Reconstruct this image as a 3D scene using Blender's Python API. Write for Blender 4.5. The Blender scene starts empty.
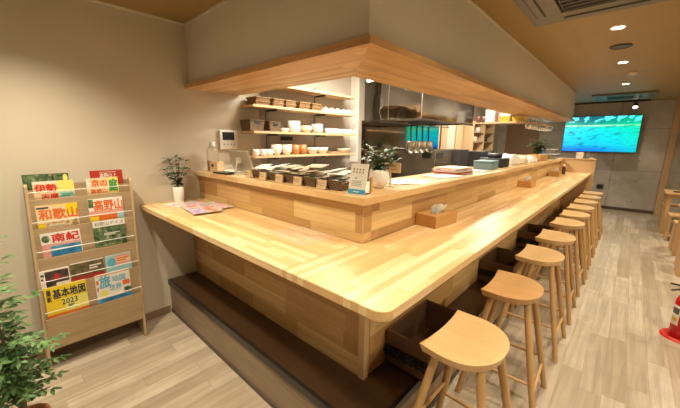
import bpy, bmesh, math, random
from mathutils import Vector, Matrix, Euler
random.seed(7)
PI = math.pi
SC = bpy.context.scene
COL = SC.collection

# ------------------------------------------------------------------ materials
MATS = {}

def new_mat(name):
    m = bpy.data.materials.new(name); m.use_nodes = True
    nt = m.node_tree; b = nt.nodes.get('Principled BSDF')
    MATS[name] = m
    return m, nt, b

def N(nt, t, **kw):
    n = nt.nodes.new(t)
    for k, v in kw.items():
        if k.startswith('i_'):
            n.inputs[k[2:].replace('_', ' ')].default_value = v
        else:
            setattr(n, k, v)
    return n

def M(nt, op, a, b=None, c=None):
    n = nt.nodes.new('ShaderNodeMath'); n.operation = op
    for i, v in enumerate((a, b, c)):
        if v is None: continue
        if isinstance(v, (int, float)): n.inputs[i].default_value = v
        else: nt.links.new(v, n.inputs[i])
    return n.outputs[0]

def mix(nt, fac, a, b, mode='MIX'):
    n = nt.nodes.new('ShaderNodeMix'); n.data_type = 'RGBA'; n.blend_type = mode
    for s, v in ((n.inputs[0], fac), (n.inputs[6], a), (n.inputs[7], b)):
        if isinstance(v, (int, float)): s.default_value = v
        elif isinstance(v, (tuple, list)): s.default_value = (*v[:3], 1)
        else: nt.links.new(v, s)
    return n.outputs[2]

def plain(name, col, rough=.5, metal=0., noise=.06, scale=30., spec=.5, bump=0., **kw):
    """plain colour with a faint noise variation"""
    m, nt, b = new_mat(name)
    tc = N(nt, 'ShaderNodeTexCoord')
    nz = N(nt, 'ShaderNodeTexNoise', i_Scale=scale, i_Detail=3.)
    nt.links.new(tc.outputs['Object'], nz.inputs['Vector'])
    c = mix(nt, nz.outputs[0], tuple(x * (1 - noise) for x in col), tuple(min(1, x * (1 + noise)) for x in col))
    nt.links.new(c, b.inputs['Base Color'])
    b.inputs['Roughness'].default_value = rough
    b.inputs['Metallic'].default_value = metal
    b.inputs['Specular IOR Level'].default_value = spec
    if bump:
        bp = N(nt, 'ShaderNodeBump', i_Strength=bump, i_Distance=.01)
        nt.links.new(nz.outputs[0], bp.inputs['Height']); nt.links.new(bp.outputs[0], b.inputs['Normal'])
    for k, v in kw.items():
        b.inputs[k.replace('_', ' ')].default_value = v
    return m

def emit(name, col, strength):
    m, nt, b = new_mat(name)
    b.inputs['Base Color'].default_value = (*col, 1)
    b.inputs['Emission Color'].default_value = (*col, 1)
    b.inputs['Emission Strength'].default_value = strength
    return m

def planks(name, c1, c2, u='x', v='y', L=.5, W=.06, rough=.4, grain=.25, gap=0., gapcol=None, gs=(3., 60.), third=None, blotch=0., spec=.5, thr=.5):
    """staves or boards: each has its own tone, with grain along u; every board joint is part of the surface"""
    m, nt, b = new_mat(name)
    tc = N(nt, 'ShaderNodeTexCoord'); sep = N(nt, 'ShaderNodeSeparateXYZ')
    nt.links.new(tc.outputs['Object'], sep.inputs[0])
    o = {'x': sep.outputs[0], 'y': sep.outputs[1], 'z': sep.outputs[2]}
    U, V = o[u], o[v]
    Wc = ({'x', 'y', 'z'} - {u, v}).pop(); Wc = o[Wc]
    vr = M(nt, 'DIVIDE', V, W); row = M(nt, 'FLOOR', vr)
    wn = N(nt, 'ShaderNodeTexWhiteNoise', noise_dimensions='1D'); nt.links.new(row, wn.inputs['W'])
    uc = M(nt, 'ADD', M(nt, 'DIVIDE', U, L), M(nt, 'MULTIPLY', wn.outputs[0], 7.31)); col = M(nt, 'FLOOR', uc)
    cmb = N(nt, 'ShaderNodeCombineXYZ'); nt.links.new(row, cmb.inputs[0]); nt.links.new(col, cmb.inputs[1])
    w2 = N(nt, 'ShaderNodeTexWhiteNoise', noise_dimensions='2D'); nt.links.new(cmb.outputs[0], w2.inputs['Vector'])
    # grain
    g = N(nt, 'ShaderNodeCombineXYZ')
    nt.links.new(M(nt, 'MULTIPLY', U, gs[0]), g.inputs[0])
    nt.links.new(M(nt, 'ADD', M(nt, 'MULTIPLY', V, gs[1]), M(nt, 'MULTIPLY', w2.outputs[0], 37.)), g.inputs[1])
    nt.links.new(M(nt, 'MULTIPLY', Wc, gs[1] * .5), g.inputs[2])
    nz = N(nt, 'ShaderNodeTexNoise', i_Scale=1., i_Detail=5., i_Roughness=.6, i_Distortion=.6)
    nt.links.new(g.outputs[0], nz.inputs['Vector'])
    c = mix(nt, w2.outputs[0], c1, c2)
    if third:
        c = mix(nt, M(nt, 'MULTIPLY', M(nt, 'GREATER_THAN', wn2(nt, cmb), thr), 1.), c, third)
    dark = tuple(x * .62 for x in c2) if sum(c2) < sum(c1) else tuple(x * .62 for x in c1)
    f = M(nt, 'MULTIPLY', M(nt, 'SMOOTHSTEP', .35, .75, nz.outputs[0]) if False else nz.outputs[0], 1.)
    mr = N(nt, 'ShaderNodeMapRange'); nt.links.new(f, mr.inputs[0])
    mr.inputs[1].default_value = .4; mr.inputs[2].default_value = .75; mr.inputs[3].default_value = 0; mr.inputs[4].default_value = grain * 2
    c = mix(nt, mr.outputs[0], c, dark)
    if blotch:
        bz = N(nt, 'ShaderNodeTexNoise', i_Scale=5., i_Detail=4.); nt.links.new(tc.outputs['Object'], bz.inputs['Vector'])
        br = N(nt, 'ShaderNodeMapRange'); nt.links.new(bz.outputs[0], br.inputs[0])
        br.inputs[1].default_value = .4; br.inputs[2].default_value = .65; br.inputs[3].default_value = 0; br.inputs[4].default_value = blotch
        c = mix(nt, br.outputs[0], c, tuple(x * .6 for x in c1))
    if gap:
        fv = M(nt, 'FRACT', vr); fu = M(nt, 'FRACT', uc)
        gm = M(nt, 'MAXIMUM', M(nt, 'LESS_THAN', fv, gap / W), M(nt, 'LESS_THAN', fu, gap / L))
        c = mix(nt, M(nt, 'MULTIPLY', gm, .7), c, gapcol or tuple(x * .3 for x in c2))
    nt.links.new(c, b.inputs['Base Color'])
    b.inputs['Roughness'].default_value = rough
    b.inputs['Specular IOR Level'].default_value = spec
    return m

def wn2(nt, cmb):
    a = N(nt, 'ShaderNodeVectorMath', operation='ADD'); a.inputs[1].default_value = (17.3, 5.1, 0)
    nt.links.new(cmb.outputs[0], a.inputs[0])
    w = N(nt, 'ShaderNodeTexWhiteNoise', noise_dimensions='2D'); nt.links.new(a.outputs[0], w.inputs['Vector'])
    return w.outputs[0]

def solid_wood(name, c, u='z', grain=.2, rough=.45, s=(6., 50.)):
    d = tuple(x * .9 for x in c)
    return planks(name, c, d, u, 'y' if u != 'y' else 'x', L=50., W=50., rough=rough, grain=grain, gs=s)

OAK = (.68, .43, .20); OAK2 = (.76, .53, .28); OAKD = (.56, .33, .14)
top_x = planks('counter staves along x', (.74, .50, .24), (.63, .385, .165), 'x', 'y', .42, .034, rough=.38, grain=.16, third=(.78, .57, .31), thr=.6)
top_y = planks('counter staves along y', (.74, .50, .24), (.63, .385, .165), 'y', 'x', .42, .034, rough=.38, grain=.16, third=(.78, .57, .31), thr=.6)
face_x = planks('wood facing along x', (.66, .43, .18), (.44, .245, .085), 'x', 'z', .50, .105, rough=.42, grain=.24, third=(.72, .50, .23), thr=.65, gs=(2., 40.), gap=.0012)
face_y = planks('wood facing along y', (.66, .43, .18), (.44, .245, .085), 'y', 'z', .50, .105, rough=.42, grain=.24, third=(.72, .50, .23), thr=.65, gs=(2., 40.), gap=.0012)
trim_x = planks('soffit timber along x', (.72, .45, .19), (.52, .275, .10), 'x', 'y', .7, .042, rough=.42, grain=.3, third=(.76, .52, .25), thr=.7)
trim_y = planks('soffit timber along y', (.72, .45, .19), (.52, .275, .10), 'y', 'x', .7, .042, rough=.42, grain=.22)
dark_deck = planks('dark brown deck boards', (.085, .042, .018), (.06, .03, .013), 'x', 'y', 1.2, .12, rough=.4, grain=.3)
riser_m = planks('grey brown riser boards', (.33, .24, .155), (.24, .175, .11), 'x', 'z', 1.1, .3, rough=.5, grain=.35, gs=(2., 22.))
riser_my = planks('grey brown riser boards along y', (.33, .24, .155), (.24, .175, .11), 'y', 'z', 1.1, .3, rough=.5, grain=.35, gs=(2., 22.))
floor_m = planks('grey oak floor boards', (.54, .45, .345), (.40, .315, .225), 'y', 'x', .80, .11, rough=.38, grain=.38, gs=(1.3, 24.), gap=.0014, third=(.60, .51, .40), thr=.68, blotch=.35)
rack_m = planks('light greyish oak veneer', (.47, .34, .20), (.43, .305, .175), 'y', 'z', 3., 3., rough=.5, grain=.3, gs=(4., 60.))
rack_side = planks('light oak veneer upright', (.50, .36, .21), (.46, .33, .19), 'z', 'x', 3., 3., rough=.5, grain=.25, gs=(3., 40.))
stool_m = solid_wood('pale oak stool', (.72, .47, .22), 'x', .16, .36, (3., 35.))
stool_leg = solid_wood('pale oak leg', (.58, .35, .15), 'z', .16, .42, (3., 40.))
stool_warm = solid_wood('warmer oak stool seat', (.60, .34, .135), 'x', .16, .36, (3., 35.))
shelf_m = solid_wood('pale shelf board', (.66, .45, .24), 'y', .12, .5)
box_wood = solid_wood('orange brown box wood', (.56, .29, .09), 'y', .15, .5)
lite_wood = solid_wood('light plaque wood', (.72, .52, .30), 'x', .1, .55)
col_wood = solid_wood('light wood trim', (.66, .44, .24), 'z', .15, .5)
door_wood = planks('brown door boards', (.36, .21, .10), (.30, .17, .08), 'z', 'x', 2.5, .16, rough=.45, grain=.2, gap=.002)
crate_m = planks('dark stained crate wood', (.17, .085, .038), (.12, .06, .028), 'x', 'z', 1., .07, rough=.5, grain=.35)
ceil_m = planks('ochre plywood ceiling', (.37, .25, .095), (.345, .23, .085), 'y', 'x', 1.8, .9, rough=.55, grain=.1, gs=(1.5, 14.))
tbl_m = solid_wood('bench and table wood', (.62, .38, .17), 'y', .15, .45)

wall_m = plain('greige wallpaper', (.60, .54, .44), .85, noise=.05, scale=220., bump=.15)
dark_wall = plain('dark shopfront boards', (.10, .08, .06), .5)
side_wall = plain('pale plaster', (.60, .55, .46), .8)
grey_panel = plain('grey painted soffit', (.74, .71, .63), .7, noise=.02, scale=8.)
kit_wall = plain('grey kitchen wall', (.42, .37, .31), .7, noise=.03)
white_p = plain('white painted panel', (.82, .78, .70), .5, noise=.02)
white_c = plain('white glazed ceramic', (.86, .82, .74), .25, noise=.02)
cream_c = plain('cream ceramic', (.74, .62, .46), .35, noise=.05)
blue_c = plain('blue grey ceramic', (.50, .52, .50), .35, noise=.05)
brown_c = plain('orange brown ceramic', (.40, .17, .05), .4, noise=.1)
white_pl = plain('white plastic', (.80, .77, .71), .35, noise=.02)
grey_pl = plain('grey plastic casing', (.30, .28, .22), .45, noise=.03)
dark_pl = plain('dark plastic', (.03, .03, .03), .35, noise=.1)
screen_m = plain('dark screen glass', (.02, .025, .03), .1, noise=.1)
black_m = plain('black paint', (.012, .011, .010), .5, noise=.2)
black_edge = plain('black metal edge', (.015, .013, .011), .3, noise=.2)
black_bk = plain('black bulkhead', (.05, .045, .04), .4, noise=.2)
white_trim = plain('pale trim', (.72, .66, .54), .5, noise=.02)
base_br = plain('brown baseboard', (.24, .155, .09), .5, noise=.15)
base_dk = plain('dark baseboard', (.09, .06, .045), .5, noise=.15)
red_m = plain('glossy red enamel', (.50, .012, .012), .22, noise=.03)
red_pl = plain('red plastic tray', (.62, .03, .02), .35, noise=.03)
paper_m = plain('white paper', (.80, .77, .70), .8, noise=.03)
craft_m = plain('cream kraft paper', (.68, .58, .42), .8, noise=.08, scale=60.)
teal_m = plain('slate blue fabric box', (.15, .235, .245), .7, noise=.15, scale=200.)
bread_m = plain('orange tan paper', (.62, .36, .12), .7, noise=.15)
terra = plain('terracotta', (.60, .27, .12), .7, noise=.1)
soil = plain('dark potting soil', (.05, .032, .02), .95, noise=.4, scale=200., bump=.6)
stem_m = plain('brown bark', (.22, .15, .09), .8, noise=.2)
green_stem = plain('green twig', (.22, .30, .12), .6, noise=.2)
blue_m = plain('blue card base', (.05, .33, .55), .4, noise=.02)
ink = plain('dark print', (.10, .08, .07), .7, noise=.1)
heart_m = plain('brown print', (.25, .10, .05), .7, noise=.1)
yellow_m = plain('yellow tub', (.72, .48, .05), .4, noise=.1)
pink_m = plain('pale rose print', (.70, .35, .30), .5, noise=.2)
kstrip = plain('kitchen ceiling white', (.75, .72, .66), .7, noise=.02)
rope_m = plain('black rope', (.010, .009, .008), .8, noise=.4, scale=150., bump=.5)
chrome = plain('brushed chrome', (.62, .60, .56), .22, 1., noise=.05)

def leaf_mat(name, a, bcol, sc=25.):
    m, nt, b = new_mat(name)
    tc = N(nt, 'ShaderNodeTexCoord'); nz = N(nt, 'ShaderNodeTexNoise', i_Scale=sc, i_Detail=1.)
    nt.links.new(tc.outputs['Object'], nz.inputs['Vector'])
    r = N(nt, 'ShaderNodeMapRange'); nt.links.new(nz.outputs[0], r.inputs[0]); r.inputs[1].default_value = .35; r.inputs[2].default_value = .65
    nt.links.new(mix(nt, r.outputs[0], a, bcol), b.inputs['Base Color'])
    b.inputs['Roughness'].default_value = .5; b.inputs['Specular IOR Level'].default_value = .3
    return m
leaf_a = leaf_mat('glossy mid green leaf', (.04, .12, .035), (.17, .29, .11))
leaf_b = leaf_mat('dark green leaf', (.02, .065, .022), (.06, .14, .045), 40.)

def steel(name, bump, scale, rough, col=(.50, .46, .40)):
    m, nt, b = new_mat(name)
    tc = N(nt, 'ShaderNodeTexCoord')
    nz = N(nt, 'ShaderNodeTexNoise', i_Scale=scale, i_Detail=1.5); nt.links.new(tc.outputs['Object'], nz.inputs['Vector'])
    bp = N(nt, 'ShaderNodeBump', i_Strength=bump, i_Distance=.05)
    nt.links.new(nz.outputs[0], bp.inputs['Height']); nt.links.new(bp.outputs[0], b.inputs['Normal'])
    b.inputs['Base Color'].default_value = (*col, 1); b.inputs['Metallic'].default_value = 1.
    b.inputs['Roughness'].default_value = rough
    return m
steel_hood = steel('rippled stainless hood', .6, 3.0, .07, (.20, .185, .16))
steel_side = steel('dark stainless hood side', .22, 1.6, .14, (.22, .205, .18))
steel_wall = steel('polished stainless splashback', .03, 1.5, .07, (.52, .47, .40))
steel_eq = steel('dull stainless equipment', .12, 4., .27, (.42, .39, .34))
steel_dk = steel('dark stainless counter', .05, 3., .35, (.16, .145, .125))

def glass(name, col=(1, 1, 1), rough=.02, alpha=None):
    m, nt, b = new_mat(name)
    b.inputs['Base Color'].default_value = (*col, 1); b.inputs['Transmission Weight'].default_value = 1.
    b.inputs['Roughness'].default_value = rough; b.inputs['IOR'].default_value = 1.45
    return m
glass_m = glass('clear glass', (.95, .97, .95))
clear_pl = glass('clear acrylic', (.93, .92, .88), .12)
clear_jug = glass('hazy clear plastic jug', (.93, .90, .82), .3)
sheet_m = plain('thin clear sheet', (.85, .80, .72), .12, Alpha=.16)

def wicker(name, a, bcol, s=90.):
    m, nt, b = new_mat(name)
    tc = N(nt, 'ShaderNodeTexCoord')
    w = N(nt, 'ShaderNodeTexWave', i_Scale=s / 6, i_Distortion=1.5, bands_direction='Z'); nt.links.new(tc.outputs['Object'], w.inputs[0])
    w2 = N(nt, 'ShaderNodeTexWave', i_Scale=s / 8, i_Distortion=2., bands_direction='DIAGONAL'); nt.links.new(tc.outputs['Object'], w2.inputs[0])
    f = M(nt, 'MULTIPLY', w.outputs[1], w2.outputs[1])
    nt.links.new(mix(nt, f, a, bcol), b.inputs['Base Color'])
    bp = N(nt, 'ShaderNodeBump', i_Strength=.8, i_Distance=.006); nt.links.new(f, bp.inputs['Height']); nt.links.new(bp.outputs[0], b.inputs['Normal'])
    b.inputs['Roughness'].default_value = .7
    return m
wick_l = wicker('tan wicker', (.20, .11, .04), (.46, .28, .12), 160.)
wick_d = wicker('dark wicker', (.10, .058, .024), (.26, .165, .08), 160.)

def concrete():
    m, nt, b = new_mat('board-marked concrete')
    tc = N(nt, 'ShaderNodeTexCoord')
    nz = N(nt, 'ShaderNodeTexNoise', i_Scale=1.7, i_Detail=7., i_Roughness=.62); nt.links.new(tc.outputs['Object'], nz.inputs['Vector'])
    r = N(nt, 'ShaderNodeMapRange'); nt.links.new(nz.outputs[0], r.inputs[0]); r.inputs[1].default_value = .35; r.inputs[2].default_value = .65
    c = mix(nt, r.outputs[0], (.36, .33, .28), (.56, .51, .44))
    sep = N(nt, 'ShaderNodeSeparateXYZ'); nt.links.new(tc.outputs['Object'], sep.inputs[0])
    fx = M(nt, 'FRACT', M(nt, 'DIVIDE', M(nt, 'ADD', sep.outputs[0], 4.32), .9)); fz = M(nt, 'FRACT', M(nt, 'DIVIDE', sep.outputs[2], .92))
    line = M(nt, 'MAXIMUM', M(nt, 'LESS_THAN', fx, .018), M(nt, 'LESS_THAN', fz, .016))
    c = mix(nt, M(nt, 'MULTIPLY', line, .45), c, (.14, .12, .10))
    # tie holes
    hx = M(nt, 'SUBTRACT', M(nt, 'FRACT', M(nt, 'DIVIDE', M(nt, 'ADD', sep.outputs[0], 4.545), .45)), .5)
    hz = M(nt, 'SUBTRACT', M(nt, 'FRACT', M(nt, 'DIVIDE', M(nt, 'ADD', sep.outputs[2], .0), .46)), .5)
    d = M(nt, 'SQRT', M(nt, 'ADD', M(nt, 'MULTIPLY', hx, hx), M(nt, 'MULTIPLY', hz, hz)))
    c = mix(nt, M(nt, 'MULTIPLY', M(nt, 'LESS_THAN', d, .035), .6), c, (.10, .09, .08))
    nt.links.new(c, b.inputs['Base Color']); b.inputs['Roughness'].default_value = .6
    return m
conc = concrete()

def tv_picture():
    m, nt, b = new_mat('television picture')
    tc = N(nt, 'ShaderNodeTexCoord'); sep = N(nt, 'ShaderNodeSeparateXYZ'); nt.links.new(tc.outputs['Object'], sep.inputs[0])
    x, z = sep.outputs[0], sep.outputs[2]      # object origin at the screen's centre; z -.42..+.42
    rp = N(nt, 'ShaderNodeValToRGB'); nt.links.new(M(nt, 'ADD', M(nt, 'DIVIDE', z, .84), .5), rp.inputs[0])
    e = rp.color_ramp.elements; e[0].position = 0; e[0].color = (.0, .18, .85, 1); e[1].position = 1; e[1].color = (.0, .08, .12, 1)
    for p, cc in ((.10, (.0, .22, .9)), (.22, (.0, .55, .95)), (.55, (.0, .72, .82)), (.70, (.0, .78, .66)), (.735, (.55, .95, .45)), (.76, (.0, .45, .30)), (.86, (.0, .16, .15))):
        q = e.new(p); q.color = (*cc, 1)
    n1 = N(nt, 'ShaderNodeTexNoise', i_Scale=5., i_Detail=6.); 
    mp = N(nt, 'ShaderNodeMapping'); mp.inputs['Scale'].default_value = (1., 1., 3.); nt.links.new(tc.outputs['Object'], mp.inputs[0]); nt.links.new(mp.outputs[0], n1.inputs['Vector'])
    r1 = N(nt, 'ShaderNodeMapRange'); nt.links.new(n1.outputs[0], r1.inputs[0]); r1.inputs[1].default_value = .52; r1.inputs[2].default_value = .66
    c = mix(nt, M(nt, 'MULTIPLY', r1.outputs[0], .75), rp.outputs[0], (.0, .10, .22))
    n3 = N(nt, 'ShaderNodeTexNoise', i_Scale=16., i_Detail=4.); nt.links.new(mp.outputs[0], n3.inputs['Vector'])
    r3 = N(nt, 'ShaderNodeMapRange'); nt.links.new(n3.outputs[0], r3.inputs[0]); r3.inputs[1].default_value = .5; r3.inputs[2].default_value = .7
    c = mix(nt, M(nt, 'MULTIPLY', r3.outputs[0], .7), c, (.0, .25, .35))
    # greener towards the right, as the picture shown on it
    gx = M(nt, 'ADD', M(nt, 'MULTIPLY', x, .7), .05); gx = M(nt, 'MAXIMUM', M(nt, 'MINIMUM', gx, .5), 0.)
    c = mix(nt, gx, c, (.0, .72, .25))
    n2 = N(nt, 'ShaderNodeTexNoise', i_Scale=7., i_Detail=2.); nt.links.new(tc.outputs['Object'], n2.inputs['Vector'])
    cl = M(nt, 'MULTIPLY', M(nt, 'GREATER_THAN', n2.outputs[0], .57), M(nt, 'GREATER_THAN', z, .27))
    c = mix(nt, cl, c, (.10, .85, .85))
    nt.links.new(c, b.inputs['Emission Color']); b.inputs['Emission Strength'].default_value = 1.15
    b.inputs['Base Color'].default_value = (0, 0, 0, 1); b.inputs['Roughness'].default_value = .3
    return m
tv_m = tv_picture()

def photo_mat(name, cols, scale=25., det=3.):
    """a printed photograph / illustration of scattered colours"""
    m, nt, b = new_mat(name)
    tc = N(nt, 'ShaderNodeTexCoord'); nz = N(nt, 'ShaderNodeTexNoise', i_Scale=scale, i_Detail=det); nt.links.new(tc.outputs['Object'], nz.inputs['Vector'])
    rp = N(nt, 'ShaderNodeValToRGB'); nt.links.new(nz.outputs[0], rp.inputs[0])
    e = rp.color_ramp.elements; k = len(cols)
    e[0].position = .32; e[0].color = (*cols[0], 1); e[1].position = .68; e[1].color = (*cols[-1], 1)
    for i in range(1, k - 1):
        q = e.new(.32 + .36 * i / (k - 1)); q.color = (*cols[i], 1)
    nt.links.new(rp.outputs[0], b.inputs['Base Color']); b.inputs['Roughness'].default_value = .35
    return m
ph_garden = photo_mat('printed garden photo', [(.02, .04, .02), (.06, .12, .05), (.14, .20, .09), (.40, .42, .28)], 30.)
ph_sea = photo_mat('printed sea photo', [(.02, .16, .38), (.04, .33, .58), (.25, .55, .65)], 12.)
ph_food = photo_mat('printed food photo', [(.10, .05, .03), (.55, .35, .15), (.75, .62, .40), (.25, .40, .45)], 30.)
ph_dark = photo_mat('printed dark photo', [(.015, .013, .015), (.05, .04, .04), (.30, .05, .05)], 22.)
ph_brown = photo_mat('printed brown green photo', [(.03, .04, .02), (.10, .09, .04), (.26, .16, .08)], 22.)
ph_mix = photo_mat('printed mixed leaflet', [(.12, .15, .50), (.78, .76, .74), (.80, .30, .40), (.75, .76, .78), (.35, .55, .62), (.85, .75, .25)], 7., 3.)
ph_mix2 = photo_mat('printed orange blue leaflet', [(.10, .12, .45), (.75, .22, .10), (.78, .70, .66), (.35, .20, .55), (.85, .80, .30)], 7., 3.)
c_yel = plain('cover yellow', (.82, .62, .02), .4); c_lyel = plain('cover pale yellow', (.80, .74, .18), .4)
c_red = plain('cover red', (.62, .03, .02), .4); c_org = plain('cover orange red', (.75, .16, .03), .4)
c_dred = plain('cover dark red', (.42, .03, .02), .4); c_wht = plain('cover white', (.80, .76, .70), .4)
c_cream = plain('cover cream orange', (.80, .62, .38), .4); c_pink = plain('cover pink', (.72, .34, .30), .4)
c_blue = plain('cover sky blue', (.12, .42, .58), .4); c_grn = plain('cover green', (.06, .30, .10), .4)
c_lblue = plain('cover light blue', (.35, .60, .66), .4); c_nav = plain('cover dark ink', (.03, .03, .06), .4)

# ------------------------------------------------------------------ mesh builder
class MB:
    def __init__(s): s.v = []; s.f = []; s.mi = []; s.sm = []; s.mats = []
    def midx(s, m):
        if m not in s.mats: s.mats.append(m)
        return s.mats.index(m)
    def add(s, vs, fs, m, smooth=False, mat=None):
        k = len(s.v)
        for p in vs:
            p = Vector(p)
            s.v.append(mat @ p if mat else p)
        i = s.midx(m)
        for f in fs: s.f.append(tuple(k + a for a in f)); s.mi.append(i); s.sm.append(smooth)
    def box(s, x0, x1, y0, y1, z0, z1, m, mat=None):
        vs = [(x0, y0, z0), (x1, y0, z0), (x1, y1, z0), (x0, y1, z0), (x0, y0, z1), (x1, y0, z1), (x1, y1, z1), (x0, y1, z1)]
        s.add(vs, [(0, 3, 2, 1), (4, 5, 6, 7), (0, 1, 5, 4), (1, 2, 6, 5), (2, 3, 7, 6), (3, 0, 4, 7)], m, False, mat)
        return s
    def taper(s, b, t, z0, z1, m, mat=None, close=True):
        """b,t = (x0,x1,y0,y1) bottom and top"""
        vs = [(b[0], b[2], z0), (b[1], b[2], z0), (b[1], b[3], z0), (b[0], b[3], z0), (t[0], t[2], z1), (t[1], t[2], z1), (t[1], t[3], z1), (t[0], t[3], z1)]
        fs = [(0, 3, 2, 1), (0, 1, 5, 4), (1, 2, 6, 5), (2, 3, 7, 6), (3, 0, 4, 7)]
        if close: fs.append((4, 5, 6, 7))
        s.add(vs, fs, m, False, mat); return s
    def tube(s, a, b, r0, r1, m, n=12, caps=True, mat=None):
        a = Vector(a); b = Vector(b); d = (b - a).normalized()
        q = d.to_track_quat('Z', 'Y').to_matrix()
        vs = []
        for c, r in ((a, r0), (b, r1)):
            for i in range(n):
                t = 2 * PI * i / n; vs.append(c + q @ Vector((r * math.cos(t), r * math.sin(t), 0)))
        s.add(vs, [(i, (i + 1) % n, n + (i + 1) % n, n + i) for i in range(n)], m, True, mat)
        if caps: s.add(vs, [tuple(range(n - 1, -1, -1)), tuple(range(n, 2 * n))], m, False, mat)
        return s
    def path(s, pts, r, m, n=8, mat=None):
        for i in range(len(pts) - 1):
            ra = r[i] if isinstance(r, (list, tuple)) else r; rb = r[i + 1] if isinstance(r, (list, tuple)) else r
            s.tube(pts[i], pts[i + 1], ra, rb, m, n, True, mat)
        return s
    def lathe(s, prof, m, n=20, c=(0, 0, 0), mat=None, cap=False):
        vs = []
        for r, z in prof:
            for i in range(n):
                t = 2 * PI * i / n; vs.append((c[0] + r * math.cos(t), c[1] + r * math.sin(t), c[2] + z))
        fs = []
        for k in range(len(prof) - 1):
            for i in range(n):
                fs.append((k * n + i, k * n + (i + 1) % n, (k + 1) * n + (i + 1) % n, (k + 1) * n + i))
        s.add(vs, fs, m, True, mat)
        return s
    def prism(s, poly, z0, z1, m, mat=None):
        n = len(poly); vs = [(x, y, z0) for x, y in poly] + [(x, y, z1) for x, y in poly]
        s.add(vs, [tuple(range(n - 1, -1, -1)), tuple(range(n, 2 * n))] + [(i, (i + 1) % n, n + (i + 1) % n, n + i) for i in range(n)], m, False, mat)
        return s
    def disc(s, c, r, m, n=24, up=1, rx=None):
        vs = [(c[0] + r * math.cos(2 * PI * i / n), c[1] + (rx or r) * math.sin(2 * PI * i / n), c[2]) for i in range(n)]
        s.add(vs, [tuple(range(n)) if up > 0 else tuple(range(n - 1, -1, -1))], m); return s
    def build(s, name, parent=None, bevel=0, loc=None, seg=2):
        me = bpy.data.meshes.new(name)
        me.from_pydata([tuple(v) for v in s.v], [], s.f)
        for m in s.mats: me.materials.append(m)
        me.polygons.foreach_set('material_index', s.mi); me.polygons.foreach_set('use_smooth', s.sm); me.update()
        o = bpy.data.objects.new(name, me); COL.objects.link(o)
        if parent: o.parent = parent
        if loc is not None: o.location = loc
        if bevel:
            b = o.modifiers.new('Bevel', 'BEVEL'); b.width = bevel; b.segments = seg; b.limit_method = 'ANGLE'; b.angle_limit = math.radians(50)
        return o

def thing(name, label, cat, loc=(0, 0, 0), rz=0, group=None):
    o = bpy.data.objects.new(name, None); COL.objects.link(o); o.empty_display_size = .05
    o.location = loc; o.rotation_euler = (0, 0, rz)
    return tag(o, label, cat, group)
def tag(o, label, cat, group=None, kind=None):
    o['label'] = label; o['category'] = cat
    if group: o['group'] = group
    if kind: o['kind'] = kind
    return o
def struct(o): o['kind'] = 'structure'; return o
def dup(root, loc=None, rz=None, label=None, group=None):
    r = root.copy(); COL.objects.link(r)
    if loc is not None: r.location = loc
    if rz is not None: r.rotation_euler = (0, 0, rz)
    if label: r['label'] = label
    if group: r['group'] = group
    for ch in [o for o in bpy.data.objects if o.parent == root]:
        c = ch.copy(); COL.objects.link(c); c.parent = r
        for g in [o for o in bpy.data.objects if o.parent == ch]:
            d = g.copy(); COL.objects.link(d); d.parent = c
    return r

def text_geo(body, w, h, bold=0.):
    """centred glyph outlines as flat triangles fitted into w x h, in the xy plane"""
    c = bpy.data.curves.new('glyphs', 'FONT'); c.body = body; c.offset = bold; c.resolution_u = 2
    o = bpy.data.objects.new('glyphs', c); COL.objects.link(o)
    dg = bpy.context.evaluated_depsgraph_get(); me = bpy.data.meshes.new_from_object(o.evaluated_get(dg))
    vs = [v.co.copy() for v in me.vertices]; fs = [tuple(p.vertices) for p in me.polygons]
    bpy.data.objects.remove(o); bpy.data.curves.remove(c); bpy.data.meshes.remove(me)
    if not vs: return [], []
    x0, x1 = min(v.x for v in vs), max(v.x for v in vs); y0, y1 = min(v.y for v in vs), max(v.y for v in vs)
    sx = w / (x1 - x0); sy = h / (y1 - y0)
    return [((v.x - (x0 + x1) / 2) * sx, (v.y - (y0 + y1) / 2) * sy, 0) for v in vs], fs

LX = -2.36; ZC = 2.437; YB = 8.967; XR = 3.1; YF = -4.5
# ------------------------------------------------------------------ the room
struct(MB().box(LX - .2, XR + .2, YF - .2, YB + .2, -.1, 0, floor_m).build('floor'))
struct(MB().box(LX - .2, XR + .2, YF - .2, YB + .2, ZC, ZC + .12, ceil_m).build('ceiling'))
struct(MB().box(LX - .12, LX, YF - .1, YB + .1, 0, ZC, wall_m).build('wall_left'))
struct(MB().box(LX, XR, YB, YB + .15, 0, ZC, conc).build('wall_back'))
struct(MB().box(XR, XR + .12, YF - .1, YB + .1, 0, ZC, side_wall).build('wall_right'))
struct(MB().box(LX, XR, YF - .12, YF, 0, ZC, dark_wall).build('wall_front'))
struct(MB().box(LX, LX + .012, YF, .145, 0, .065, base_br).build('baseboard_left', bevel=.002))
struct(MB().box(-.85, XR, YB - .014, YB, 0, .07, base_dk).build('baseboard_back', bevel=.002))
struct(MB().box(LX, LX + .012, YF, .455, ZC - .014, ZC, white_trim).build('trim_1'))
struct(MB().box(1.02, 1.12, YB - .06, YB, 0, ZC, col_wood).build('trim_2', bevel=.003))
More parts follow.
